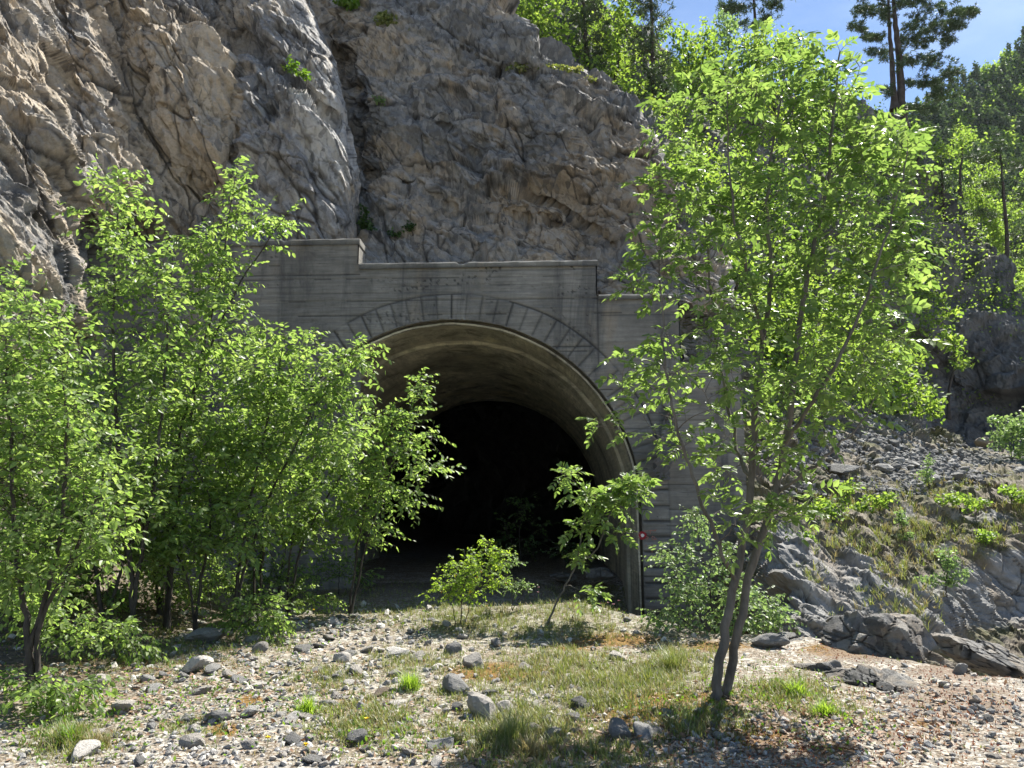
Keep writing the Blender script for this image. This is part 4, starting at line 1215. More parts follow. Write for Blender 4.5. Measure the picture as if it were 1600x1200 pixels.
def build_near_plants():
    n = None
    sap('sapling', 'leaning young ash with a bent bare stem before the dark right side of the tunnel', 41, (853,975),
        [[n,(875,930),(900,880),(912,820),(920,770)],[(900,880),(930,860),(955,800),(985,765)]],
        [(888,740,0,16,14,5),(920,775,0,28,18,12),(950,790,0,28,20,12),(985,765,0,26,18,10),(910,820,0,22,14,7),(960,835,0,14,14,4),(915,865,0,22,9,5),(918,922,0,16,8,4),(1000,755,0,16,12,4)],
        1., 'ash', 'ash', 'ashbark', .026, rd=.35, fol=dict(per=4.5, rl=.24, ln=.095, wd=.024, start=.4), grow_kw=dict(minz=.5))
    sap('shrub', 'yellow-green shrub dotted with orange-yellow blooms before the tunnel', 42, (718,978),
        [[n,(722,930),(730,890),(725,860)],[n,(705,940),(690,910),(680,900)],[n,(740,930),(765,890),(775,860)]],
        [(730,885,0,30,22,20),(765,875,0,20,20,12),(700,910,0,20,18,12),(735,920,0,40,22,24),(790,870,0,8,10,3),(760,852,0,8,14,3),(672,932,0,10,8,2),(775,905,0,18,14,7)],
        1.5, 'simple', 'broom_leaf', 'bark', .012, rd=.45, fol=dict(spacing=.08, twig=.16, per=7, ln=.05, wd=.013, flat=.7), cat='shrub', stem_names='stem', grow_kw=dict(minz=.1))
    sh = bpy.data.objects['shrub']
    rs = np.random.RandomState(4)
    ym = plain_mat('orange_yellow_petal', (.55, .36, .02), .6, .15)
    b = np.array(sh.location)
    for (x, y) in ((752,893),(745,902),(712,900),(765,900),(690,925),(735,925),(790,912)):
        p = unp(x, y, b[1] - .35) - b
        d = rs.normal(size=(7, 3)) + np.array([0, -.4, .5])
        V, P = leaves(np.repeat(p[None], 7, 0), d, rs.normal(size=(7, 3)), np.full(7, .022), np.full(7, .018), LEAF2)
        mesh_np('bloom', V, P, ym, sh)
    sap('shrub', 'pale silvery-leaved shrub trailing beside the yellow-flowered shrub', 43, (800,955),
        [[n,(800,920),(790,890)],[n,(815,930),(815,915)]], [(790,890,0,16,16,8),(808,880,0,12,12,5),(815,920,0,24,12,9),(790,915,0,18,12,6)], 1., 'simple', 'pale_leaf', 'bark', .01, rd=.25, fol=dict(spacing=.08, twig=.14, per=6, ln=.04, wd=.014), cat='shrub', stem_names='stem', grow_kw=dict(minz=.05))
    sap('shrub', 'large pale green shrub spreading behind the twin ash trunks', 44, (1120,1000),
        [[n,(1110,930),(1095,860),(1085,805)],[n,(1080,940),(1060,900)],[n,(1170,950),(1200,930)],[n,(1060,960),(1045,940)]],
        [(1085,820,0,36,26,12),(1060,870,0,36,24,14),(1110,870,0,40,30,16),(1070,920,0,52,28,26),(1130,930,0,60,34,28),(1050,965,0,36,20,14),(1190,950,0,52,30,24),(1215,975,0,32,18,12),(1140,975,0,70,18,22),(1025,970,0,15,14,4)],
        1.15, 'simple', 'pale_leaf', 'bark', .018, Y=10.3, rd=.8, fol=dict(spacing=.11, twig=.24, per=7, ln=.062, wd=.020), cat='shrub', stem_names='stem', grow_kw=dict(minz=.1))
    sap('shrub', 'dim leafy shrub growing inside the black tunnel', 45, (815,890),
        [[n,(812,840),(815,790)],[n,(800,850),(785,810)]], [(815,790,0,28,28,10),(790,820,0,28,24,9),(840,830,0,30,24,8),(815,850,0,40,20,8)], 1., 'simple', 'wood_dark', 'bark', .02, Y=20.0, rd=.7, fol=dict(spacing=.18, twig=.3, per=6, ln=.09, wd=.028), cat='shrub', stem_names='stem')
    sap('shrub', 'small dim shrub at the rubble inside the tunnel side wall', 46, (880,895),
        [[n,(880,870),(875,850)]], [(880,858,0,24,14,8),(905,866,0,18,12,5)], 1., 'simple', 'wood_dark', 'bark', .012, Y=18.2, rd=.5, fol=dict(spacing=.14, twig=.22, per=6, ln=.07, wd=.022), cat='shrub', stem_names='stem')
    # plants of the bank and rock
    fc = lambda per=40, sp=.22, ln=.11: dict(per=per, spread=sp, ln=ln, wd=ln*.36)
    def clump(name, label, seed, base, Y, bl, mat='wood_leaf', fol=None, cat='shrub', r0=.015):
        p = unp(*base, Y)
        stems = [([p + np.array([0, 0, -.1]), unp(base[0], base[1]-8, Y), unp(bl[0][0], bl[0][1], Y)], r0, .005)]
        plant(name, label, cat, p, stems, [(x, y, Y, rx, ry, rd, k) for x, y, rx, ry, rd, k in bl], 'clump', MT[mat], MT['bark'], seed, None, 1., dict(minz=.02), fol or fc(), 5, stem_names='stem')
    clump('shrub', 'round sunlit pale shrub against the shaded dark cliff beyond the scree', 61, (1580,715), 24.5, [(1580,660,30,26,.8,14),(1600,690,30,26,.8,14),(1560,690,18,20,.6,8),(1620,660,25,30,.8,10)], 'pale_leaf', fc(60, .3, .13))
    clump('shrub', 'small shrub growing out of the grey rock bank hollow', 62, (1478,925), 14.2, [(1480,880,16,22,.25,8),(1455,905,22,8,.2,6),(1490,905,18,12,.2,6),(1503,895,10,6,.2,3)], 'pale_leaf', fc(60, .13, .07))
    clump('shrub', 'sunlit seedling on the grassy bank above the rock rib', 63, (1412,850), 15.6, [(1405,805,12,14,.2,6),(1415,840,12,8,.2,5)], 'pale_leaf', fc(60, .12, .07))
    clump('shrub', 'spreading leafy shrub on the grassy terrace under the scree', 64, (1500,800), 17.4, [(1490,780,36,10,.5,14),(1530,788,26,8,.4,8)], 'wood_leaf', fc(70, .16, .09))
    clump('shrub', 'thin grey-green sapling standing at the lower edge of the scree', 65, (1452,775), 18.5, [(1448,735,12,26,.25,10),(1455,715,8,14,.2,4)], 'pale_leaf', fc(40, .15, .07))
    clump('shrub', 'yellow-green bush beneath the ash crown on the stony slope', 66, (1300,820), 15.5, [(1295,790,30,24,.4,12),(1330,760,16,14,.3,5),(1265,800,22,20,.3,8)], 'wood_leaf', fc(60, .18, .10))
    clump('shrub', 'leafy shrub on the bank just under the largest scree block', 80, (1375,800), 16.4, [(1375,780,26,14,.35,12),(1345,795,20,12,.3,7)], 'wood_leaf', fc(60, .16, .09))
    clump('shrub', 'low green shrub at the far end of the grassy terrace', 81, (1580,790), 18.0, [(1580,770,26,10,.4,10),(1610,778,20,9,.4,7)], 'wood_leaf', fc(60, .18, .10))
    clump('shrub', 'small green shrub on the grassy shelf above the hollow wall', 82, (1540,850), 16.5, [(1540,838,22,9,.3,9)], 'wood_leaf', fc(60, .14, .08))
    clump('shrub', 'little shrub rooted in the top of the pale rock rib', 83, (1262,850), 13.9, [(1262,838,16,12,.2,8)], 'wood_leaf', fc(60, .12, .07))
    clump('rock_plant', 'bright green sprig sprouting from the grey rock bulge', 67, (478,128), 17.6, [(455,100,14,12,.2,5),(472,116,14,8,.2,5)], 'bright_grass', fc(60, .12, .09), 'plant')
    clump('rock_plant', 'pale tuft clinging to the ledge in the gully of the rock', 68, (592,168), 19.9, [(592,158,12,7,.2,6)], 'pale_leaf', fc(50, .15, .09), 'plant')
    clump('ivy', 'dark ivy hanging in the gully above the parapet step', 69, (572,395), 18.6, [(572,345,12,34,.15,12),(578,380,14,20,.15,6)], 'wood_dark', fc(60, .15, .10), 'plant')
    clump('ivy', 'dark ivy patch on the rock just above the parapet', 70, (645,362), 18.7, [(645,354,26,7,.15,8),(615,365,16,6,.15,4)], 'wood_dark', fc(60, .14, .09), 'plant')
    clump('rock_plant', 'sunny grassy tuft on the high ledge of the cliff', 71, (545,8), 22.2, [(545,4,22,6,.3,8)], 'bright_grass', fc(70, .2, .16), 'plant')
    clump('rock_plant', 'yellowish grass running down the sloping ledge of the cliff', 72, (620,45), 21.5, [(605,30,26,8,.3,9),(632,50,16,7,.3,6)], 'grass', fc(70, .2, .16), 'plant')
    clump('rock_plant', 'thin grass fringe on the rim of the shaded rock', 73, (820,108), 20.9, [(810,106,20,3,.3,6),(890,108,30,4,.3,8)], 'grass', fc(50, .14, .12), 'plant')
    clump('rock_plant', 'tiny tuft on the sunlit shoulder of the shaded rock', 74, (922,132), 20.9, [(920,126,10,5,.2,5)], 'grass', fc(60, .13, .11), 'plant')

def build_woods(hf):
    G = 'trees on the slope behind the cliff'
    def deci(label, seed, base, Y, bl, mat='wood_leaf', r0=.10, per=30, ln=.20, spread=.42, name='tree'):
        p = unp(*base, Y)
        cx_, cy_ = bl[0][0], bl[0][1]
        stems = [([p + np.array([0, 0, -.4]), unp((base[0]*2+cx_)/3, (base[1]*2+cy_)/3, Y), unp((base[0]+2*cx_)/3 + 4, (base[1]+2*cy_)/3, Y), unp(cx_, cy_ - bl[0][4]*.5 if False else cy_, Y)], r0, .02)]
        plant(name, label, 'tree', p, stems, [(x, y, Y, rx, ry, rd, k) for x, y, rx, ry, rd, k in bl], 'clump', MT[mat], MT['bark'], seed, None, 1., dict(minz=.6, tip_r=.012), dict(per=per, spread=spread, ln=ln, wd=ln*.34), 6)
    deci('bright leafy tree overhanging the bare rock rim', 101, (845,95), 25, [(840,30,45,36,1.2,30),(815,5,36,26,1.,18),(870,60,34,26,1.,16),(850,-30,60,36,1.2,24)])
    deci('bright leafy tree between the two slim conifers', 102, (960,150), 26.5, [(965,60,34,50,1.2,30),(975,-10,40,50,1.3,26),(950,110,36,30,1.,16)])
    deci('leafy tree crowding the slim conifer at the rock rim', 103, (895,110), 28, [(900,40,40,40,1.2,24),(890,-20,50,40,1.3,24)])
    deci('rounded bright tree standing against the sky beside the tall conifer', 104, (1075,210), 29, [(1075,80,36,44,1.3,28),(1060,130,36,40,1.2,20),(1090,130,36,40,1.2,22),(1050,45,20,36,1.,12)])
    deci('low leafy tree on the slope under the tall conifer', 105, (1050,290), 24, [(1060,220,40,50,1.,26),(1030,180,26,36,.9,12),(1090,270,36,40,1.,18)])
    deci('pale loose tree under the dark black pine', 106, (1135,130), 33, [(1135,50,26,34,1.2,24),(1125,25,18,16,.9,8),(1150,90,26,30,1.,12)], 'pale_leaf')
    deci('wide leafy tree on the skyline below the black pine', 107, (1215,200), 34, [(1200,100,44,50,1.6,34),(1250,100,40,44,1.5,28),(1275,130,30,36,1.3,18),(1170,130,36,44,1.4,20)])
    deci('tall bright tree filling the skyline between the rounded tree and the pale tree', 118, (1110,200), 31, [(1105,70,30,44,1.3,34),(1130,110,34,44,1.3,30),(1090,120,30,40,1.2,24),(1120,160,40,40,1.3,24)])
    deci('bright leafy crown on the skyline beside the black pine trunk', 119, (1175,200), 33, [(1170,80,30,36,1.3,30),(1160,130,40,44,1.4,34),(1200,75,30,34,1.3,24),(1230,70,30,36,1.3,24),(1190,170,44,36,1.4,26)])
    deci('bright tree on the ridge below the twin pine, ahead of the far forest', 120, (1340,260), 36, [(1330,180,34,34,1.4,24),(1365,215,34,34,1.4,22),(1290,180,30,36,1.3,20)])
    deci('sunlit broadleaf tree beyond the ridge, behind the leaning pine', 128, (1590,480), 52, [(1540,270,30,40,2.,34),(1580,330,36,44,2.,36),(1600,410,36,40,2.,30),(1510,330,24,40,1.8,24),(1545,400,24,30,1.6,20),(1620,270,30,50,2.,24)])
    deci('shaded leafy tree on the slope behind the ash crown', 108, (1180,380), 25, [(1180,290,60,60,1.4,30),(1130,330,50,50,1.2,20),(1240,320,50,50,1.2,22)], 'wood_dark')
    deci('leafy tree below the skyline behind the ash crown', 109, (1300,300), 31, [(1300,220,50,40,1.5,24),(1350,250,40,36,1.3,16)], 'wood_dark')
    deci('yellow-green tree under the twin pine on the ridge', 110, (1430,270), 37, [(1440,215,36,24,1.3,20),(1400,235,36,24,1.3,16),(1470,235,24,22,1.2,10),(1420,260,40,20,1.3,12)])
    deci('bright bush spreading above the scree', 111, (1390,655), 25, [(1400,570,50,44,1.3,30),(1350,540,40,40,1.2,20),(1430,620,40,30,1.2,22),(1460,640,18,18,.9,8),(1370,610,44,30,1.1,18)], 'wood_leaf', .06)
    deci('shaded tree on the dark rock step above the scree', 112, (1480,640), 31, [(1490,540,22,26,1.,14),(1470,500,36,30,1.1,16),(1505,570,20,14,.9,8),(1440,450,36,40,1.2,18)], 'wood_leaf', .07)
    deci('green tree in the gap beside the rocky ridge', 113, (1500,300), 44, [(1500,215,20,30,1.3,14),(1520,300,24,24,1.3,12),(1540,340,26,24,1.3,14),(1560,380,20,24,1.2,10)])
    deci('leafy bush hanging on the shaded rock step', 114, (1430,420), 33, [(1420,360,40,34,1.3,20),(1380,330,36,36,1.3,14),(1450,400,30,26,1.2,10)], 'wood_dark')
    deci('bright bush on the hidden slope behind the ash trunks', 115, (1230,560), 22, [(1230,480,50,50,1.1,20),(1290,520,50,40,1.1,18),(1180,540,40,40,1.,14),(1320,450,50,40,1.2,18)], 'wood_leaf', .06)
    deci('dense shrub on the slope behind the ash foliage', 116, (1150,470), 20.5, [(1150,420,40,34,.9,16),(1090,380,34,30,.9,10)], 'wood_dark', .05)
    deci('green bush on the slope between ash and shaded cliff', 117, (1350,420), 29.5, [(1340,380,50,36,1.2,20),(1290,400,40,30,1.1,14)], 'wood_leaf', .06)
    # conifers
    def conifer(label, seed, base, Y, trunk, bl, r0=.12, fol=None, second=None, name='conifer', gk=None):
        p = unp(*base, Y)
        stems = [([p + np.array([0, 0, -.4])] + [unp(a, b, Y) for a, b in trunk], r0, .03)]
        if second:
            stems.append(([unp(*second[0], Y)] + [unp(a, b, Y) for a, b in second[1:]], r0*.75, .03))
        f = dict(per=9, size=.26, n=14, wd=.035); f.update(fol or {})
        g = dict(lift=.15, minz=.8, tip_r=.012, droop=.1); bl = [(x, y, rx*1.12, ry*1.5, rd, int(k*2.0)) for x, y, rx, ry, rd, k in bl]; g.update(gk or {})
        plant(name, label, 'tree', p, stems, [(x, y, Y, rx, ry, rd, k) for x, y, rx, ry, rd, k in bl], 'needle', MT['needle'], MT['pinebark'], seed, None, 1., g, f, 8)
    conifer('slim dark conifer rising just behind the rock rim', 121, (918,118), 26, [(915,60),(912,0),(908,-60)], [(912,10,34,16,1.,16),(915,40,38,16,1.1,18),(918,75,36,14,1.,16),(912,-25,30,16,1.,12),(925,100,26,8,.8,8)], .10, dict(per=10, size=.2, n=14, wd=.026))
    conifer('tall conifer with bare straight trunk beside the rounded bright tree', 122, (1026,205), 25.5, [(1022,140),(1019,60),(1016,-40)], [(1018,10,34,18,1.,16),(1015,50,40,20,1.1,20),(1020,95,42,20,1.1,20),(1025,140,40,18,1.,18),(1030,175,34,12,.9,12),(1015,-30,28,18,1.,10)], .12, dict(per=10, size=.2, n=14, wd=.026))
    conifer('dark black pine with flat boughs standing alone on the skyline', 123, (1185,190), 38, [(1183,110),(1180,40),(1176,-40)], [(1150,14,24,6,1.,14),(1130,12,10,6,.8,5),(1210,10,16,5,1.,6),(1200,30,20,5,.9,6),(1172,-20,40,14,1.2,16),(1215,-8,30,8,1.2,10),(1165,40,18,5,.8,5)], .17, dict(per=9, size=.28, n=14, wd=.04), name='pine_tree')
    conifer('large twin-trunked black pine with long upswept boughs against the sky', 124, (1409,192), 42,
        [(1407,120),(1402,60),(1396,0),(1393,-70)],
        [(1350,18,18,8,1.2,14),(1340,42,14,6,1.,9),(1365,60,18,7,1.2,12),(1380,25,18,10,1.2,10),(1440,5,50,16,1.5,24),(1500,20,26,7,1.2,16),(1522,18,10,4,.8,6),(1490,40,24,6,1.,8),(1460,40,44,9,1.5,26),(1512,22,18,5,1.,8),(1430,65,30,10,1.4,16),(1475,62,20,6,1.2,8),(1440,95,40,9,1.5,20),(1480,112,20,6,1.2,8),(1450,130,36,8,1.4,16),(1375,85,20,8,1.2,8),(1385,140,14,6,1.,5),(1470,150,24,8,1.3,10),(1440,172,36,5,1.3,10),(1410,-20,60,24,1.6,24),(1350,-10,20,10,1.2,8)],
        .26, dict(per=13, size=.25, n=16, wd=.036), [(1398,172),(1394,110),(1390,40),(1386,-50)], 'pine_tree', dict(lift=.5))
    conifer('slim leaning pine on the ridge edge with sparse drooping boughs', 125, (1560,475), 38, [(1568,440),(1574,380),(1568,300),(1562,225)], [(1530,250,26,6,1.1,10),(1590,255,24,8,1.1,9),(1540,290,26,6,1.1,10),(1600,310,24,8,1.1,8),(1535,335,24,6,1.,8),(1600,360,26,8,1.1,8),(1560,230,18,8,1.,6),(1600,400,22,6,1.,6),(1545,440,16,4,.9,3)], .15, dict(per=7, size=.26, n=12, wd=.035), None, 'pine_tree', dict(lift=.1))
    conifer('short sparse pine on the rocky ridge step', 126, (1476,335), 40, [(1473,300),(1471,250)], [(1470,260,12,12,.8,6),(1478,285,14,10,.8,6)], .09, dict(per=7, size=.24, n=12, wd=.03), None, 'pine_tree')

def build_undergrowth(hf, rf):
    rs = np.random.RandomState(77)
    px = rs.uniform(700, 1650, 9000); top = np.interp(px, *H_TOP)
    py = top + (700 - top)*rs.rand(9000)
    ok = ~((px < 1060) & (py > b_top(px) + 6)) & ~((px < 1160) & (py > 440)) & ~((px > 1440) & (py > 500) & (rs.rand(9000) < .93)) & ~((px > 1450) & (rs.rand(9000) < .6))
    ok &= ~((px > 1330) & (py > 655))
    px, py = px[ok], py[ok]
    c = unp(px, py, hf(px, py))
    k = 9
    P = np.repeat(c, k, 0) + rs.normal(size=(len(c)*k, 3))*np.array([.28, .28, .20]) + np.array([0, -.15, .15])
    V, F_ = leaves(P, rs.normal(size=P.shape), np.array([0, 0, 1.]) + rs.normal(size=P.shape)*.6, rs.uniform(.10, .22, len(P)), rs.uniform(.07, .14, len(P)), LEAF2)
    tag(mesh_np('undergrowth', V, F_, MT['wood_leaf']), 'leafy green undergrowth covering the slope behind the tunnel', 'undergrowth', kind='stuff')
    # far forest on the mountain
    n = 2600
    px = rs.uniform(1260, 1800, n); top = np.interp(px, *FAR_TOP); py = top + 2 + (600 - top)*rs.rand(n)**1.1
    Vs, Fs, off = {0: [], 1: []}, {0: [], 1: []}, {0: 0, 1: 0}
    clus = perlin(np.stack([px/45, py/45, 0*px], 1))
    for i in range(n):
        b = unp(px[i], py[i], far_f(px[i], py[i]))
        con = clus[i] + rs.normal()*.15 > -.02
        h = rs.uniform(7, 12) if con else rs.uniform(5, 9)
        k = 100
        if con:
            t = rs.rand(k)**.8
            r = (1-t)*h*.22 + .25
            a = rs.rand(k)*6.283
            q = b + np.stack([np.cos(a)*r*rs.rand(k)**.4, np.sin(a)*r*rs.rand(k)**.4, t*h], 1)
        else:
            q = b + unit(rs.normal(size=(k, 3)))*rs.rand(k, 1)**.35*np.array([h*.38, h*.38, h*.45]) + np.array([0, 0, h*.5])
        v, f_ = leaves(q, rs.normal(size=(k, 3)), np.array([0, 0, 1.]) + rs.normal(size=(k, 3))*.7, np.full(k, 1.1), np.full(k, .7), LEAF2)
        g = 0 if con else 1
        Vs[g].append(v); Fs[g].append(f_ + off[g]); off[g] += len(v)
    tag(mesh_np('forest', np.concatenate(Vs[0]), np.concatenate(Fs[0]), MT['far_needle']), 'dark conifer wood covering the far mountainside', 'forest', kind='stuff')
    tag(mesh_np('forest', np.concatenate(Vs[1]), np.concatenate(Fs[1]), MT['wood_leaf']), 'light green broadleaf wood among conifers on the far mountainside', 'forest', kind='stuff')

# ------------------------------------------------------------------ stones, grass and fallen leaves
def ico(sub):
    bm = bmesh.new(); bmesh.ops.create_icosphere(bm, subdivisions=sub, radius=1)
    bm.verts.ensure_lookup_table()
    V = np.array([v.co[:] for v in bm.verts]); P = np.array([[v.index for v in f.verts] for f in bm.faces]); bm.free()
    return V, P

def stone_shape(sub, rs, planes=11, noise=.05, flat=.65):
    V, P = ico(sub)
    n = unit(rs.normal(size=(planes, 3))); d = rs.uniform(.55, .95, planes)
    dot = V @ n.T
    r = np.min(np.where(dot > .05, d[None]/np.maximum(dot, .05), 9.), 1)
    r = np.minimum(r, 1.15)
    W_ = V*r[:, None]
    W_ = W_*(1 + noise*fbm(W_*2.2 + rs.rand()*50, 4))[:, None]
    W_ = W_*np.array([1, rs.uniform(.65, .95), flat*rs.uniform(.75, 1.2)])
    return W_, P

def stone_mat(name, a, b, c):
    M = Mat(name)
    oi = M.n.new('ShaderNodeObjectInfo'); ge = M.n.new('ShaderNodeNewGeometry')
    rnd = M.math('FRACT', M.math('ADD', oi.outputs['Random'], ge.outputs['Random Per Island']), 0)
    base = M.ramp(rnd, [(.05, a), (.5, b), (.95, c)])
    n1 = M.noise(6, 7, .7); n2 = M.noise(30, 6, .7)
    col = M.mix(M.rng(n1, .50, .68, 0, .5), base, (.15, .145, .135))
    col = M.mix(M.rng(n2, .58, .72, 0, .5), col, (.55, .54, .51))
    bb = M.bump(n1, .06, .8); M.bump(n2, .015, .9, bb)
    return M.color(col)

MT['pale'] = stone_mat('pale_stone', (.31, .285, .255), (.47, .435, .39), (.65, .61, .555))
MT['greystone'] = stone_mat('grey_stone', (.16, .157, .15), (.25, .243, .232), (.37, .36, .34))
MT['warm'] = stone_mat('warm_stone', (.20, .15, .11), (.27, .215, .165), (.35, .295, .24))

def rotz(V, a):
    c, s = math.cos(a), math.sin(a)
    return V @ np.array([[c, s, 0], [-s, c, 0], [0, 0, 1]])

def build_stones():
    rs = np.random.RandomState(91)
    pale, grey, warm = MT['pale'], MT['greystone'], MT['warm']
    protos = []
    for k in range(14):
        V, P = stone_shape(3, rs, rs.randint(9, 15), .06)
        me = mesh_np('stone', V, P, pale)
        protos.append(me.data); bpy.data.objects.remove(me)
    protos_g = [m.copy() for m in protos]
    for m in protos_g: m.materials[0] = grey
    def put(p, size, mats, label, group=None, name='stone', zs=1.0, sink=.3, cat='stone', rz=None, tilt=.25):
        me = (protos_g if mats == 'grey' else protos)[rs.randint(14)]
        o = bpy.data.objects.new(name, me); COL.objects.link(o)
        o.scale = (size, size*rs.uniform(.8, 1.1), size*zs)
        o.rotation_euler = (rs.normal()*tilt, rs.normal()*tilt, rs.rand()*6.28 if rz is None else rz)
        o.location = p + np.array([0, 0, size*.6*zs*(1-2*sink)])
        return tag(o, label, cat, group)
    # stones that one can tell apart
    own = [(306,1047,22,'pale','bright pinkish-white stone at the shady edge of the thicket',1),(755,1128,30,'pale','largest white angular stone lying in the dry grass',1.05),(714,1080,23,'grey','dark grey stone on the orange moss below a white one',.9),
        (743,1045,16,'pale','pale pointed stone propped up above the orange moss',1.2),(775,1010,9,'grey','small dark stone among the pink ground flowers',1.1),(537,1036,15,'pale','white rounded stone on the sunny gravel below the thicket',1.1),
        (620,1027,20,'pale','flat white slab stone lying in short grass',.45),(597,1084,15,'warm','flat orange-brown stone on the gravel',.5),(970,1150,26,'grey','dark grey boulder in the shade of the ash tree',.9),(1005,1152,17,'grey','upright grey stone beside the dark boulder under the ash',1.2),
        (863,1152,15,'pale','pale broken stone between grass and the shaded boulders',.9),(895,1128,13,'grey','grey rounded stone on the dark moss',.9),(852,1130,15,'grey','flat grey stone by the dead leaves',.6),(690,1172,26,'grey','low grey slab half buried in the lower grass',.6),
        (150,1078,24,'pale','weathered pale slab lying at the end of the bush shadow',.8),(325,1003,34,'grey','flat-topped tan boulder in the shade under the saplings',.75),(330,1055,13,'grey','grey stone beside the pinkish-white stone',1),(130,1185,30,'pale','broad pale stone at the bottom edge of the gravel',.6),
        (340,1125,18,'grey','dark-faced stone beside a patch of orange moss',.9),(390,1121,15,'grey','dark wedge-shaped stone on the bare gravel',.9),(965,1030,14,'pale','pale stone in tall green grass beside the ash',1.),(1470,1100,9,'pale','white chip of stone alone on the reddish ground',.7),(1545,1127,10,'grey','grey lump on the reddish ground beside the slab',.9),
        (460,1165,17,'grey','grey block at the bottom of the gravel near a yellow flower',.9),(300,1165,20,'pale','pale block stone low on the gravel, below the moss',.9),(195,1110,20,'pale','pale stone in the half shade of the bushes',.9),(560,1160,17,'grey','two-toned grey stone by tufts of grass',.9),(1205,1010,28,'grey','lichen-grey stone behind the ash trunk foot',.6),(1500,1053,13,'grey','dark stone beside the slab rock at the ledge',.9)]
    for (x, y, s, m, lab, zs) in own:
        p = on_ground(x, y)[0]
        size = s*p[1]/F*1.08
        o = put(p, size, 'grey' if m == 'grey' else 'pale', lab, None, zs=zs, sink=.24)
        if m == 'warm':
            o.data = o.data.copy(); o.data.materials[0] = warm
    used = np.array([(a[0], a[1]) for a in own], float)
    # loose stones of the gravel
    areas = [(430,1080,220,95,150,'small loose limestone stone on the sunny gravel below the thicket','loose stones on the gravel'),
             (560,985,110,26,36,'small white stone at the sunny gravel edge before the tunnel','white stones before the tunnel'),
             (850,1110,160,70,28,'small pale stone half hidden in the grass of the clearing','stones in the grass'),
             (560,1150,160,45,40,'pale angular stone at the lower edge of the gravel among weeds','stones at the lower edge of the gravel'),
             (1060,1150,120,36,22,'grey stone in the shade on the mossy ground by the ash','shaded stones by the ash'),
             (1450,1130,150,55,40,'small flat stone among reddish plants on the bare ledge','stones on the reddish ledge')]
    for (cx_, cy_, rx, ry, n, lab, grp) in areas:
        k = 0
        while k < n:
            x, y = cx_ + rs.normal()*rx*.6, cy_ + rs.normal()*ry*.6
            if y > 1205 or y < 955 or np.min(np.hypot(used[:, 0]-x, used[:, 1]-y)) < 16: continue
            p = on_ground(x, y)[0]
            if p[1] > 15: continue
            s = (4 + 11*rs.rand()**2.6)*(.7 if 'white' in lab else 1)*(.75 if 'flat' in lab else 1)
            put(p, s*p[1]/F*1.1, 'grey' if ('shade' in lab or (rs.rand() < .4 and 'white' not in lab and 'pale' not in lab)) else 'pale', lab, grp, zs=rs.uniform(.55, 1.0)*(.7 if 'flat' in lab else 1), sink=.30)
            used = np.concatenate([used, [[x, y]]])
            k += 1
    # gravel: uncounted small stones
    shapes = [stone_shape(1, rs, 9, .04, .7) for _ in range(24)]
    def scatter(name, pts, size, mat, label, jitter=.3):
        Vs, Ps, off = [], [], 0
        for i, p in enumerate(pts):
            V, P = shapes[rs.randint(24)]
            a = rs.rand()*6.28
            Q = rotz(V*size[i], a)
            if jitter: Q = Q @ np.array([[1, 0, rs.normal()*jitter], [0, 1, rs.normal()*jitter], [0, 0, 1]])
            Vs.append(Q + p + np.array([0, 0, .2*size[i]])); Ps.append(P + off); off += len(V)
        return tag(mesh_np(name, np.concatenate(Vs), np.concatenate(Ps), mat), label, name, kind='stuff')
    n = 22000
    px = rs.uniform(-40, 1640, n); py = 945 + 275*rs.rand(n)
    w = pix_blobs(px, py, [(430,1080,260,80,1),(560,990,140,40,1),(300,1180,300,40,.9),(600,1120,160,60,.8),(1480,1130,200,60,.9),(1100,1150,160,50,.7),(860,1120,200,70,.40),(900,1030,300,50,.18),(1300,1150,160,40,.6),(150,1100,100,60,.5)])
    ok = rs.rand(n) < w*np.clip(.80 + .9*perlin(np.stack([px/50, py/20, 0*px], 1)), .05, 1)
    px, py = px[ok], py[ok]
    pts = on_ground(px, py)
    ok = pts[:, 1] < 16
    pts = pts[ok]; sz = (1.5 + 6.0*rs.rand(len(pts))**3.2)*pts[:, 1]/F
    half = rs.rand(len(pts)) < .62
    scatter('gravel', pts[half], sz[half], pale, 'pale limestone gravel strewn over the clearing')
    scatter('gravel', pts[~half], sz[~half], grey, 'grey limestone gravel strewn over the clearing')
    return scatter, put, rs

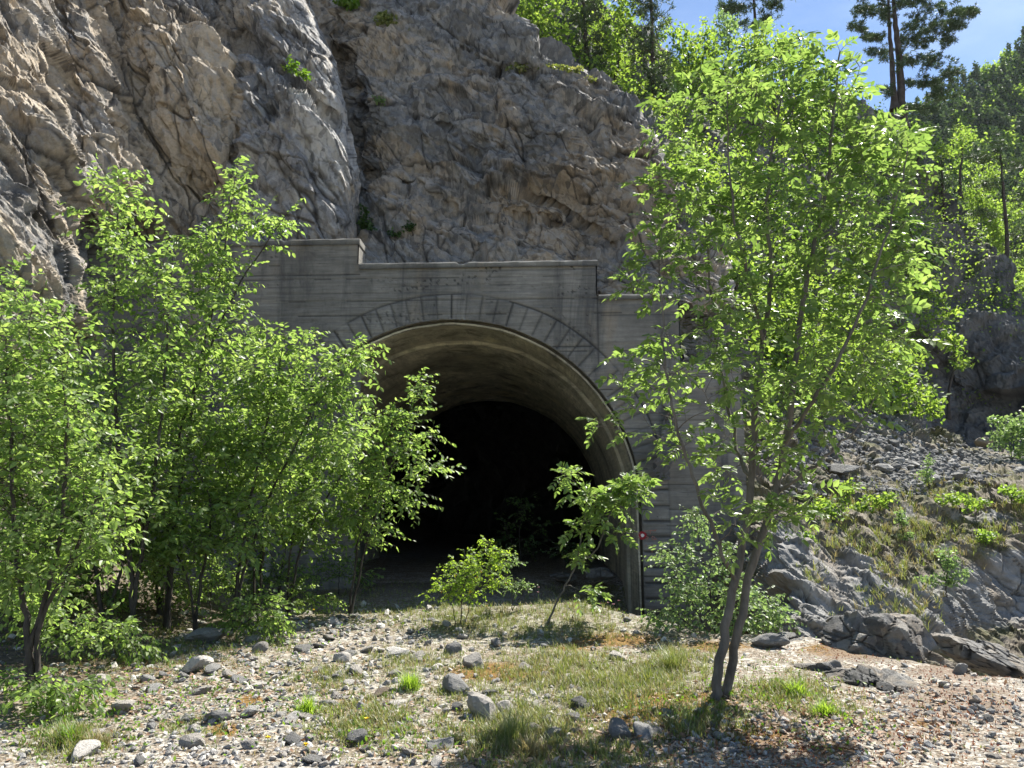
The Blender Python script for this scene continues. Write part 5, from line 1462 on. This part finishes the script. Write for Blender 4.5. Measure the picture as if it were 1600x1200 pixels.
def build_scree(scatter, put, rs, rf):
    cuts = [(1330,690,90,28,1),(1420,720,60,20,1),(1550,725,80,16,1),(1250,700,60,30,.7),(1390,755,50,18,1),(1300,760,40,14,.5),(1480,740,60,12,.7),(1620,730,60,14,1),(1340,660,70,12,1)]
    n = 20000
    px = rs.uniform(1180, 1680, n); top = np.interp(px, *R_TOP); py = top + (800 - top)*rs.rand(n)
    ok = rs.rand(n) < pix_blobs(px, py, cuts)
    px, py = px[ok], py[ok]
    P = unp(px, py, rf(px, py)); P[:, 1] -= .10
    sz = (2.0 + 5.5*rs.rand(len(P))**2.2)*P[:, 1]/F
    MT['screestone'] = stone_mat('scree_stone', (.09, .09, .09), (.16, .157, .152), (.27, .265, .25))
    scatter('scree', P, sz, MT['screestone'], 'grey loose scree heaped on the slope beyond the ash tree')
    G = 'larger blocks lying on the scree'
    k = 0
    while k < 42:
        x = rs.uniform(1230, 1620); t = np.interp(x, *R_TOP); y = t + 4 + (775-t)*rs.rand()
        if rs.rand() > pix_blobs(x, y, cuts): continue
        p = unp(x, y, float(rf(x, y))); p[1] -= .2
        put(p, (7 + 5*rs.rand())*p[1]/F, 'grey', 'larger grey block lying loose on the scree slope', G, 'scree_block', rs.uniform(.6, .95), .2, 'rock')
        k += 1
    for (x, y, s, lab, m) in ((1527,688,17,'big tan block perched at the end of the scree','warm'),(1372,728,16,'largest grey block in the middle of the scree','grey'),(1312,728,26,'long grey slab at the lower side of the scree','grey')):
        p = unp(x, y + s*.5, float(rf(x, y + s*.5))); p[1] -= .3
        o = put(p, s*p[1]/F, 'grey', lab, None, 'scree_block', .7, .1, 'rock')
        if m == 'warm': o.data = o.data.copy(); o.data.materials[0] = MT['warm']

def boulder(name, label, px, py, rx, ry, seed, Y, rot=0., planes=14, noise=.10, mat=None, flat=1., ydepth=.9):
    rs = np.random.RandomState(seed)
    V, P = ico(6)
    n = unit(rs.normal(size=(planes, 3)) + np.array([0, 0, .3])); d = rs.uniform(.70, .98, planes)
    dot = V @ n.T
    r = np.min(np.where(dot > .05, d[None]/np.maximum(dot, .05), 9.), 1); r = np.minimum(r, 1.1)
    Q = V*r[:, None]
    c = unp(px, py, Y)
    t = np.linalg.norm(c - EYE)
    S = np.array([rx*t/F, rx*t/F*ydepth, ry*t/F*flat])
    Q = Q*S
    dd, crk, blk = rock_disp(Q + c*1.0, [(.40, .05, .08, .03), (.14, .022, .04, .05)], .05, seed, None, .022, [((.5, .2, .85), .22, .05)], 4.5)
    Q = Q + unit(Q)*dd[:, None]
    a = rot
    R_ = np.array([[math.cos(a), 0, math.sin(a)], [0, 1, 0], [-math.sin(a), 0, math.cos(a)]])
    Q = Q @ R_.T
    o = mesh_np(name, Q, P, mat or MT['bank'], None, False, {'crk': crk, 'blk': blk, 'tan': np.full(len(Q), .25)})
    o.location = c
    return tag(o, label, 'boulder')

def build_boulders():
    boulder('boulder', 'large rounded grey boulder humped at the ledge before the rock bank', 1366, 1004, 72, 42, 5, 9.5, .05, planes=24)
    boulder('boulder', 'slanting pale slab rock running along the ledge past the humped boulder', 1560, 1036, 78, 17, 6, 8.9, .36, planes=20)
    boulder('boulder', 'low rough outcrop breaking through the reddish ground', 1380, 1086, 66, 30, 8, 7.6, .03)
    boulder('boulder', 'flat lichened outcrop behind the rough outcrop on the reddish ground', 1308, 1058, 60, 18, 9, 8.25, .03)
    boulder('boulder', 'small pale boulder tucked against the humped boulder', 1318, 975, 20, 13, 10, 10.2, 0.)
    boulder('boulder', 'low grey rock at the ledge between the ash and the humped boulder', 1222, 1012, 34, 14, 12, 9.9, 0.)
    boulder('boulder', 'dark rock under the grass lip beside the tunnel pier', 990, 975, 40, 12, 13, 12.5, .15)
    boulder('boulder', 'rubble block fallen inside the tunnel by its side wall', 935, 897, 26, 8, 14, 18.0, 0., mat=MT['greystone'])
    boulder('boulder', 'second rubble block lying inside the tunnel toward its middle', 880, 900, 22, 6, 15, 18.4, 0., mat=MT['greystone'])
    boulder('boulder', 'weathered rock at the foot of the cliff glimpsed through the thicket', 180, 800, 60, 30, 16, 13.4, .3, mat=MT['cliff'])

BLADE = (np.array([(0,-.5,0),(0,.5,0),(.55,.32,.0),(.55,-.32,.0),(1,0,0)]), np.array([(0,1,2),(0,2,3),(3,2,4)]))

def grass(points, h, w, rs, lean=.55, k=6):
    """k curved blades at every point"""
    P = np.repeat(points, k, 0); H = np.repeat(h, k)*rs.uniform(.5, 1.15, len(points)*k)
    P = P + rs.normal(size=P.shape)*np.array([.018, .018, 0]) - np.array([0, 0, .01])
    a = rs.rand(len(P))*6.283
    out = np.stack([np.cos(a), np.sin(a), 0*a], 1)
    d1 = unit(np.array([0, 0, 1.]) + out*rs.uniform(.1, lean, len(P))[:, None])
    d2 = unit(d1 + out*rs.uniform(.2, .9, len(P))[:, None] - np.array([0, 0, .15]))
    s = np.cross(out, np.array([0, 0, 1.]))*(w*rs.uniform(.7, 1.2, len(P)))[:, None]
    m = P + d1*(H*.55)[:, None]; t = m + d2*(H*.5)[:, None]
    V = np.stack([P - s, P + s, m + s*.7, m - s*.7, t], 1)
    F_ = (BLADE[1][None] + (np.arange(len(P))*5)[:, None, None]).reshape(-1, 3)
    return V.reshape(-1, 3), F_

def build_grass(rf):
    rs = np.random.RandomState(123)
    n = 150000
    px = rs.uniform(-60, 1660, n); py = 893 + 322*rs.rand(n)
    pn = perlin(np.stack([px/26, py/11, 0*px], 1))
    w = pix_blobs(px, py, GRASSY)
    ok = rs.rand(n) < np.clip(w*.9 + pn*.6*(w > .10) + .012, 0, 1)*.45
    pts = on_ground(px[ok], py[ok]); h = .05 + .13*w[ok]*rs.rand(ok.sum())
    good = pts[:, 1] < 18.5
    pts, h = pts[good], h[good]
    dry = rs.rand(len(pts)) < .30
    V, F_ = grass(pts[~dry], h[~dry], .0035, rs)
    tag(mesh_np('grass', V, F_, MT['grass']), 'thin green grass growing between the stones of the clearing', 'grass', kind='stuff')
    V, F_ = grass(pts[dry], h[dry]*.95, .0033, rs, .9)
    tag(mesh_np('grass', V, F_, MT['dry_grass']), 'straw-coloured dry grass between the stones of the clearing', 'grass', kind='stuff')
    # grass on the bank
    n = 14000
    px = rs.uniform(1180, 1660, n); py = rs.uniform(735, 1010, n)
    w = pix_blobs(px, py, [(1380,790,90,30,1),(1500,770,100,20,1),(1420,830,80,22,1),(1560,840,90,18,1),(1600,790,60,30,.8),(1340,850,40,26,.8),(1400,890,40,30,.6),(1440,950,40,20,.4),(1270,890,20,14,.5),(1600,760,40,14,.9),(1470,860,50,20,.7),(1400,970,20,14,.4),(1300,830,30,20,.6),(1380,920,50,40,.35)])
    ok = rs.rand(n) < w*np.clip(.42 + 1.5*perlin(np.stack([px/16, py/8, 0*px+4], 1)), 0, 1)
    p = unp(px[ok], py[ok], rf(px[ok], py[ok])); p[:, 1] -= .08
    dry = rs.rand(len(p)) < .33
    V, F_ = grass(p[~dry], rs.uniform(.10, .26, (~dry).sum()), .006, rs, .9, 7)
    tag(mesh_np('grass', V, F_, MT['grass']), 'green grass on the terraces of the rock bank', 'grass', kind='stuff')
    V, F_ = grass(p[dry], rs.uniform(.10, .24, dry.sum()), .006, rs, 1.2, 7)
    tag(mesh_np('grass', V, F_, MT['dry_grass']), 'dry grass hanging over the ledges of the rock bank', 'grass', kind='stuff')
    # single tufts one can point at
    for (x, y, s, m, lab) in ((110,1165,26,'bright_grass','bright green feathery grass tuft at the edge of the bush shadow'),(150,1170,22,'dry_grass','straw-yellow grass tuft beside the bright green one'),(800,1165,46,'grass','big pale grass tussock bowing over the gravel'),
                              (1050,1050,34,'grass','tall fresh grass tuft growing beside the twin ash trunk'),(830,1185,34,'dry_grass','dry grass clump below the large white stone'),(1245,1090,24,'broom_leaf','small green weed clump on the pale ground past the ash'),(480,1115,24,'broom_leaf','low green herb clump on the gravel'),(640,1078,26,'broom_leaf','low feathery green herb beside the flat orange stone'),
                              (1290,1120,22,'broom_leaf','thin green weed clump before the rough outcrop')):
        c = on_ground(x, y)[0]
        n = 85
        rr_ = rs.rand(n)**.9*1.25; aa_ = rs.rand(n)*6.283; rr_ = rr_*(1 + .5*np.sin(2*aa_ + x) + .3*np.sin(3*aa_ + y))
        q = c + np.stack([np.cos(aa_)*rr_*s*.75*c[1]/F, np.sin(aa_)*rr_*s*.6*c[1]/F, np.zeros(n)], 1)
        q[:, 2] = ground_z(q[:, 0], q[:, 1])
        V, F_ = grass(q, s*1.5*c[1]/F*np.clip(1.15 - .7*rr_, .25, 1)*rs.uniform(.6, 1.2, n), .0032, rs, 1.0, 5)
        o = mesh_np('grass_tuft', V - c, F_, MT[m]); o.location = c
        tag(o, lab, 'grass tuft')
    # fallen leaves, low reddish plants, small herbs
    def flat_leaves(nm, blobs, n, mat, ln, wd, label, up=.35, zoff=.01):
        px = rs.uniform(-60, 1660, n*6); py = 940 + 275*rs.rand(n*6)
        ok = rs.rand(n*6) < pix_blobs(px, py, blobs)*.6
        px, py = px[ok][:n], py[ok][:n]
        p = on_ground(px, py); p = p[p[:, 1] < 16]; p[:, 2] += zoff
        m = len(p)
        d = rs.normal(size=(m, 3))*np.array([1, 1, up]); d[:, 2] = np.abs(d[:, 2])
        V, F_ = leaves(p, d, np.array([0, 0, 1.]) + rs.normal(size=(m, 3))*.35, ln*rs.uniform(.5, 1.2, m), wd*rs.uniform(.6, 1.1, m), LEAF2)
        tag(mesh_np(nm, V, F_, mat), label, nm.replace('_', ' '), kind='stuff')
    dead = leaf_mat('dead_leaf', (.16, .085, .045), (.30, .19, .12), (.48, .38, .28), .2, .7, (1.2, 1.1, .9))
    redm = leaf_mat('reddish_sedum', (.16, .045, .03), (.28, .10, .055), (.36, .20, .08), .25, .6, (1.2, 1., .8))
    flat_leaves('fallen_leaves', [(820,1180,220,40,.8),(200,1060,220,60,.9),(1250,1130,220,50,.8),(1000,1160,150,40,.9),(450,1060,250,90,.35),(950,1020,200,40,.3)], 5500, dead, .055, .032, 'brown dead leaves scattered among the stones')
    flat_leaves('ground_cover', RED, 9000, redm, .030, .013, 'low reddish sedum creeping over the bare ledge', 1.5, .0)
    pinkm = leaf_mat('pink_flower', (.30, .13, .22), (.42, .20, .30), (.5, .3, .4), .3, .6, (1.1, 1, 1.1))
    flat_leaves('ground_flowers', [(800,1015,60,14,.9),(780,1000,40,10,.8),(830,1030,40,8,.6)], 420, pinkm, .022, .018, 'tiny pink thyme flowers creeping on the ground', 1.2, .015)
    flat_leaves('weeds', [(700,950,260,16,.6),(960,950,80,20,.6),(300,1100,200,60,.5),(240,1000,220,30,.9),(500,970,160,20,.7),(1200,1080,120,40,.6),(1080,1110,80,20,.7),(1300,1150,80,30,.3),(600,1150,120,40,.4),(100,1120,140,60,.8)], 6000, MT['bright_grass'], .045, .024, 'low leafy weeds growing between the stones', 1.1, .03)
    # small flowers
    yel = plain_mat('yellow_petal', (.75, .55, .02), .6, .1); pk = plain_mat('pink_head', (.55, .30, .36), .7, .2); stem = plain_mat('flower_stem', (.10, .17, .04), .7, .2)
    def flower(x, y, hh, mat, lab, grp, Y=None, rad=.016):
        c = on_ground(x, y)[0]
        root = empty('flower', c, lab, 'flower', grp)
        L = smooth_line([(0, 0, -.01), (.01, 0, hh*.5), (rs.normal()*.02, rs.normal()*.02, hh)], 6)
        V, P = tubes([(L, np.full(6, .0022))], 4); mesh_np('stem', V, P, stem, root)
        k = 14; a = np.linspace(0, 6.283, k)
        V, P = leaves(np.repeat(L[-1][None], k, 0), np.stack([np.cos(a), np.sin(a), rs.uniform(-.1, .9, k)], 1), np.tile([0, 0, 1.], (k, 1)) + rs.normal(size=(k, 3))*.2, np.full(k, rad), np.full(k, rad*.8), LEAF2)
        mesh_np('petals', V, P, mat, root)
    for (x, y, lab) in ((570,1140,'single yellow flower on bare gravel beside a grass clump'),(416,1172,'yellow flower on the gravel beside the grey block'),(480,1188,'yellow flower lowest on the gravel'),(494,960,'small yellow flower at the edge of the thicket'),(760,955,'yellow flower in grass beside the yellow-green shrub')):
        flower(x, y, .07, yel, lab, None, rad=.022)
    for k, (x, y) in enumerate(((942,975),(950,972),(957,976),(968,968),(945,968),(842,955),(840,945))):
        flower(x, y, .26, pk, 'pink round flower head on a tall thin stalk in the grass' if k > 4 else 'pink round flower head in the cluster at the dark grassy lip', 'pink flower heads at the grassy lip' if k <= 4 else 'pink flower heads before the tunnel', rad=.02)

# ------------------------------------------------------------------ build
build_ground()
af = build_cliff()
bf_ = build_face()
hf = build_hillside()
rf = build_bank()
build_far()
build_portal()
build_boulders()
sc_, put_, rs_ = build_stones()
build_scree(sc_, put_, rs_, rf)
build_ash()
build_saplings()
build_near_plants()
build_woods(hf)
build_undergrowth(hf, rf)
build_grass(rf)

def build_haze():
    bm = bmesh.new(); bmesh.ops.create_cube(bm, size=1)
    for v in bm.verts:
        v.co.x *= 1000; v.co.y = -320 + (v.co.y + .5)*760; v.co.z = -3.5 + (v.co.z + .5)*250
    me = bpy.data.meshes.new('haze'); bm.to_mesh(me); bm.free()
    m = bpy.data.materials.new('haze_air'); m.use_nodes = True
    t = m.node_tree; t.nodes.remove(t.nodes['Principled BSDF'])
    v = t.nodes.new('ShaderNodeVolumePrincipled')
    v.inputs['Color'].default_value = (.80, .88, 1.0, 1); v.inputs['Density'].default_value = .00005; v.inputs['Anisotropy'].default_value = .3
    t.links.new(v.outputs[0], t.nodes['Material Output'].inputs['Volume'])
    me.materials.append(m)
    tag(link(bpy.data.objects.new('haze', me)), 'thin blue haze filling the valley air', 'haze', kind='stuff')
build_haze()
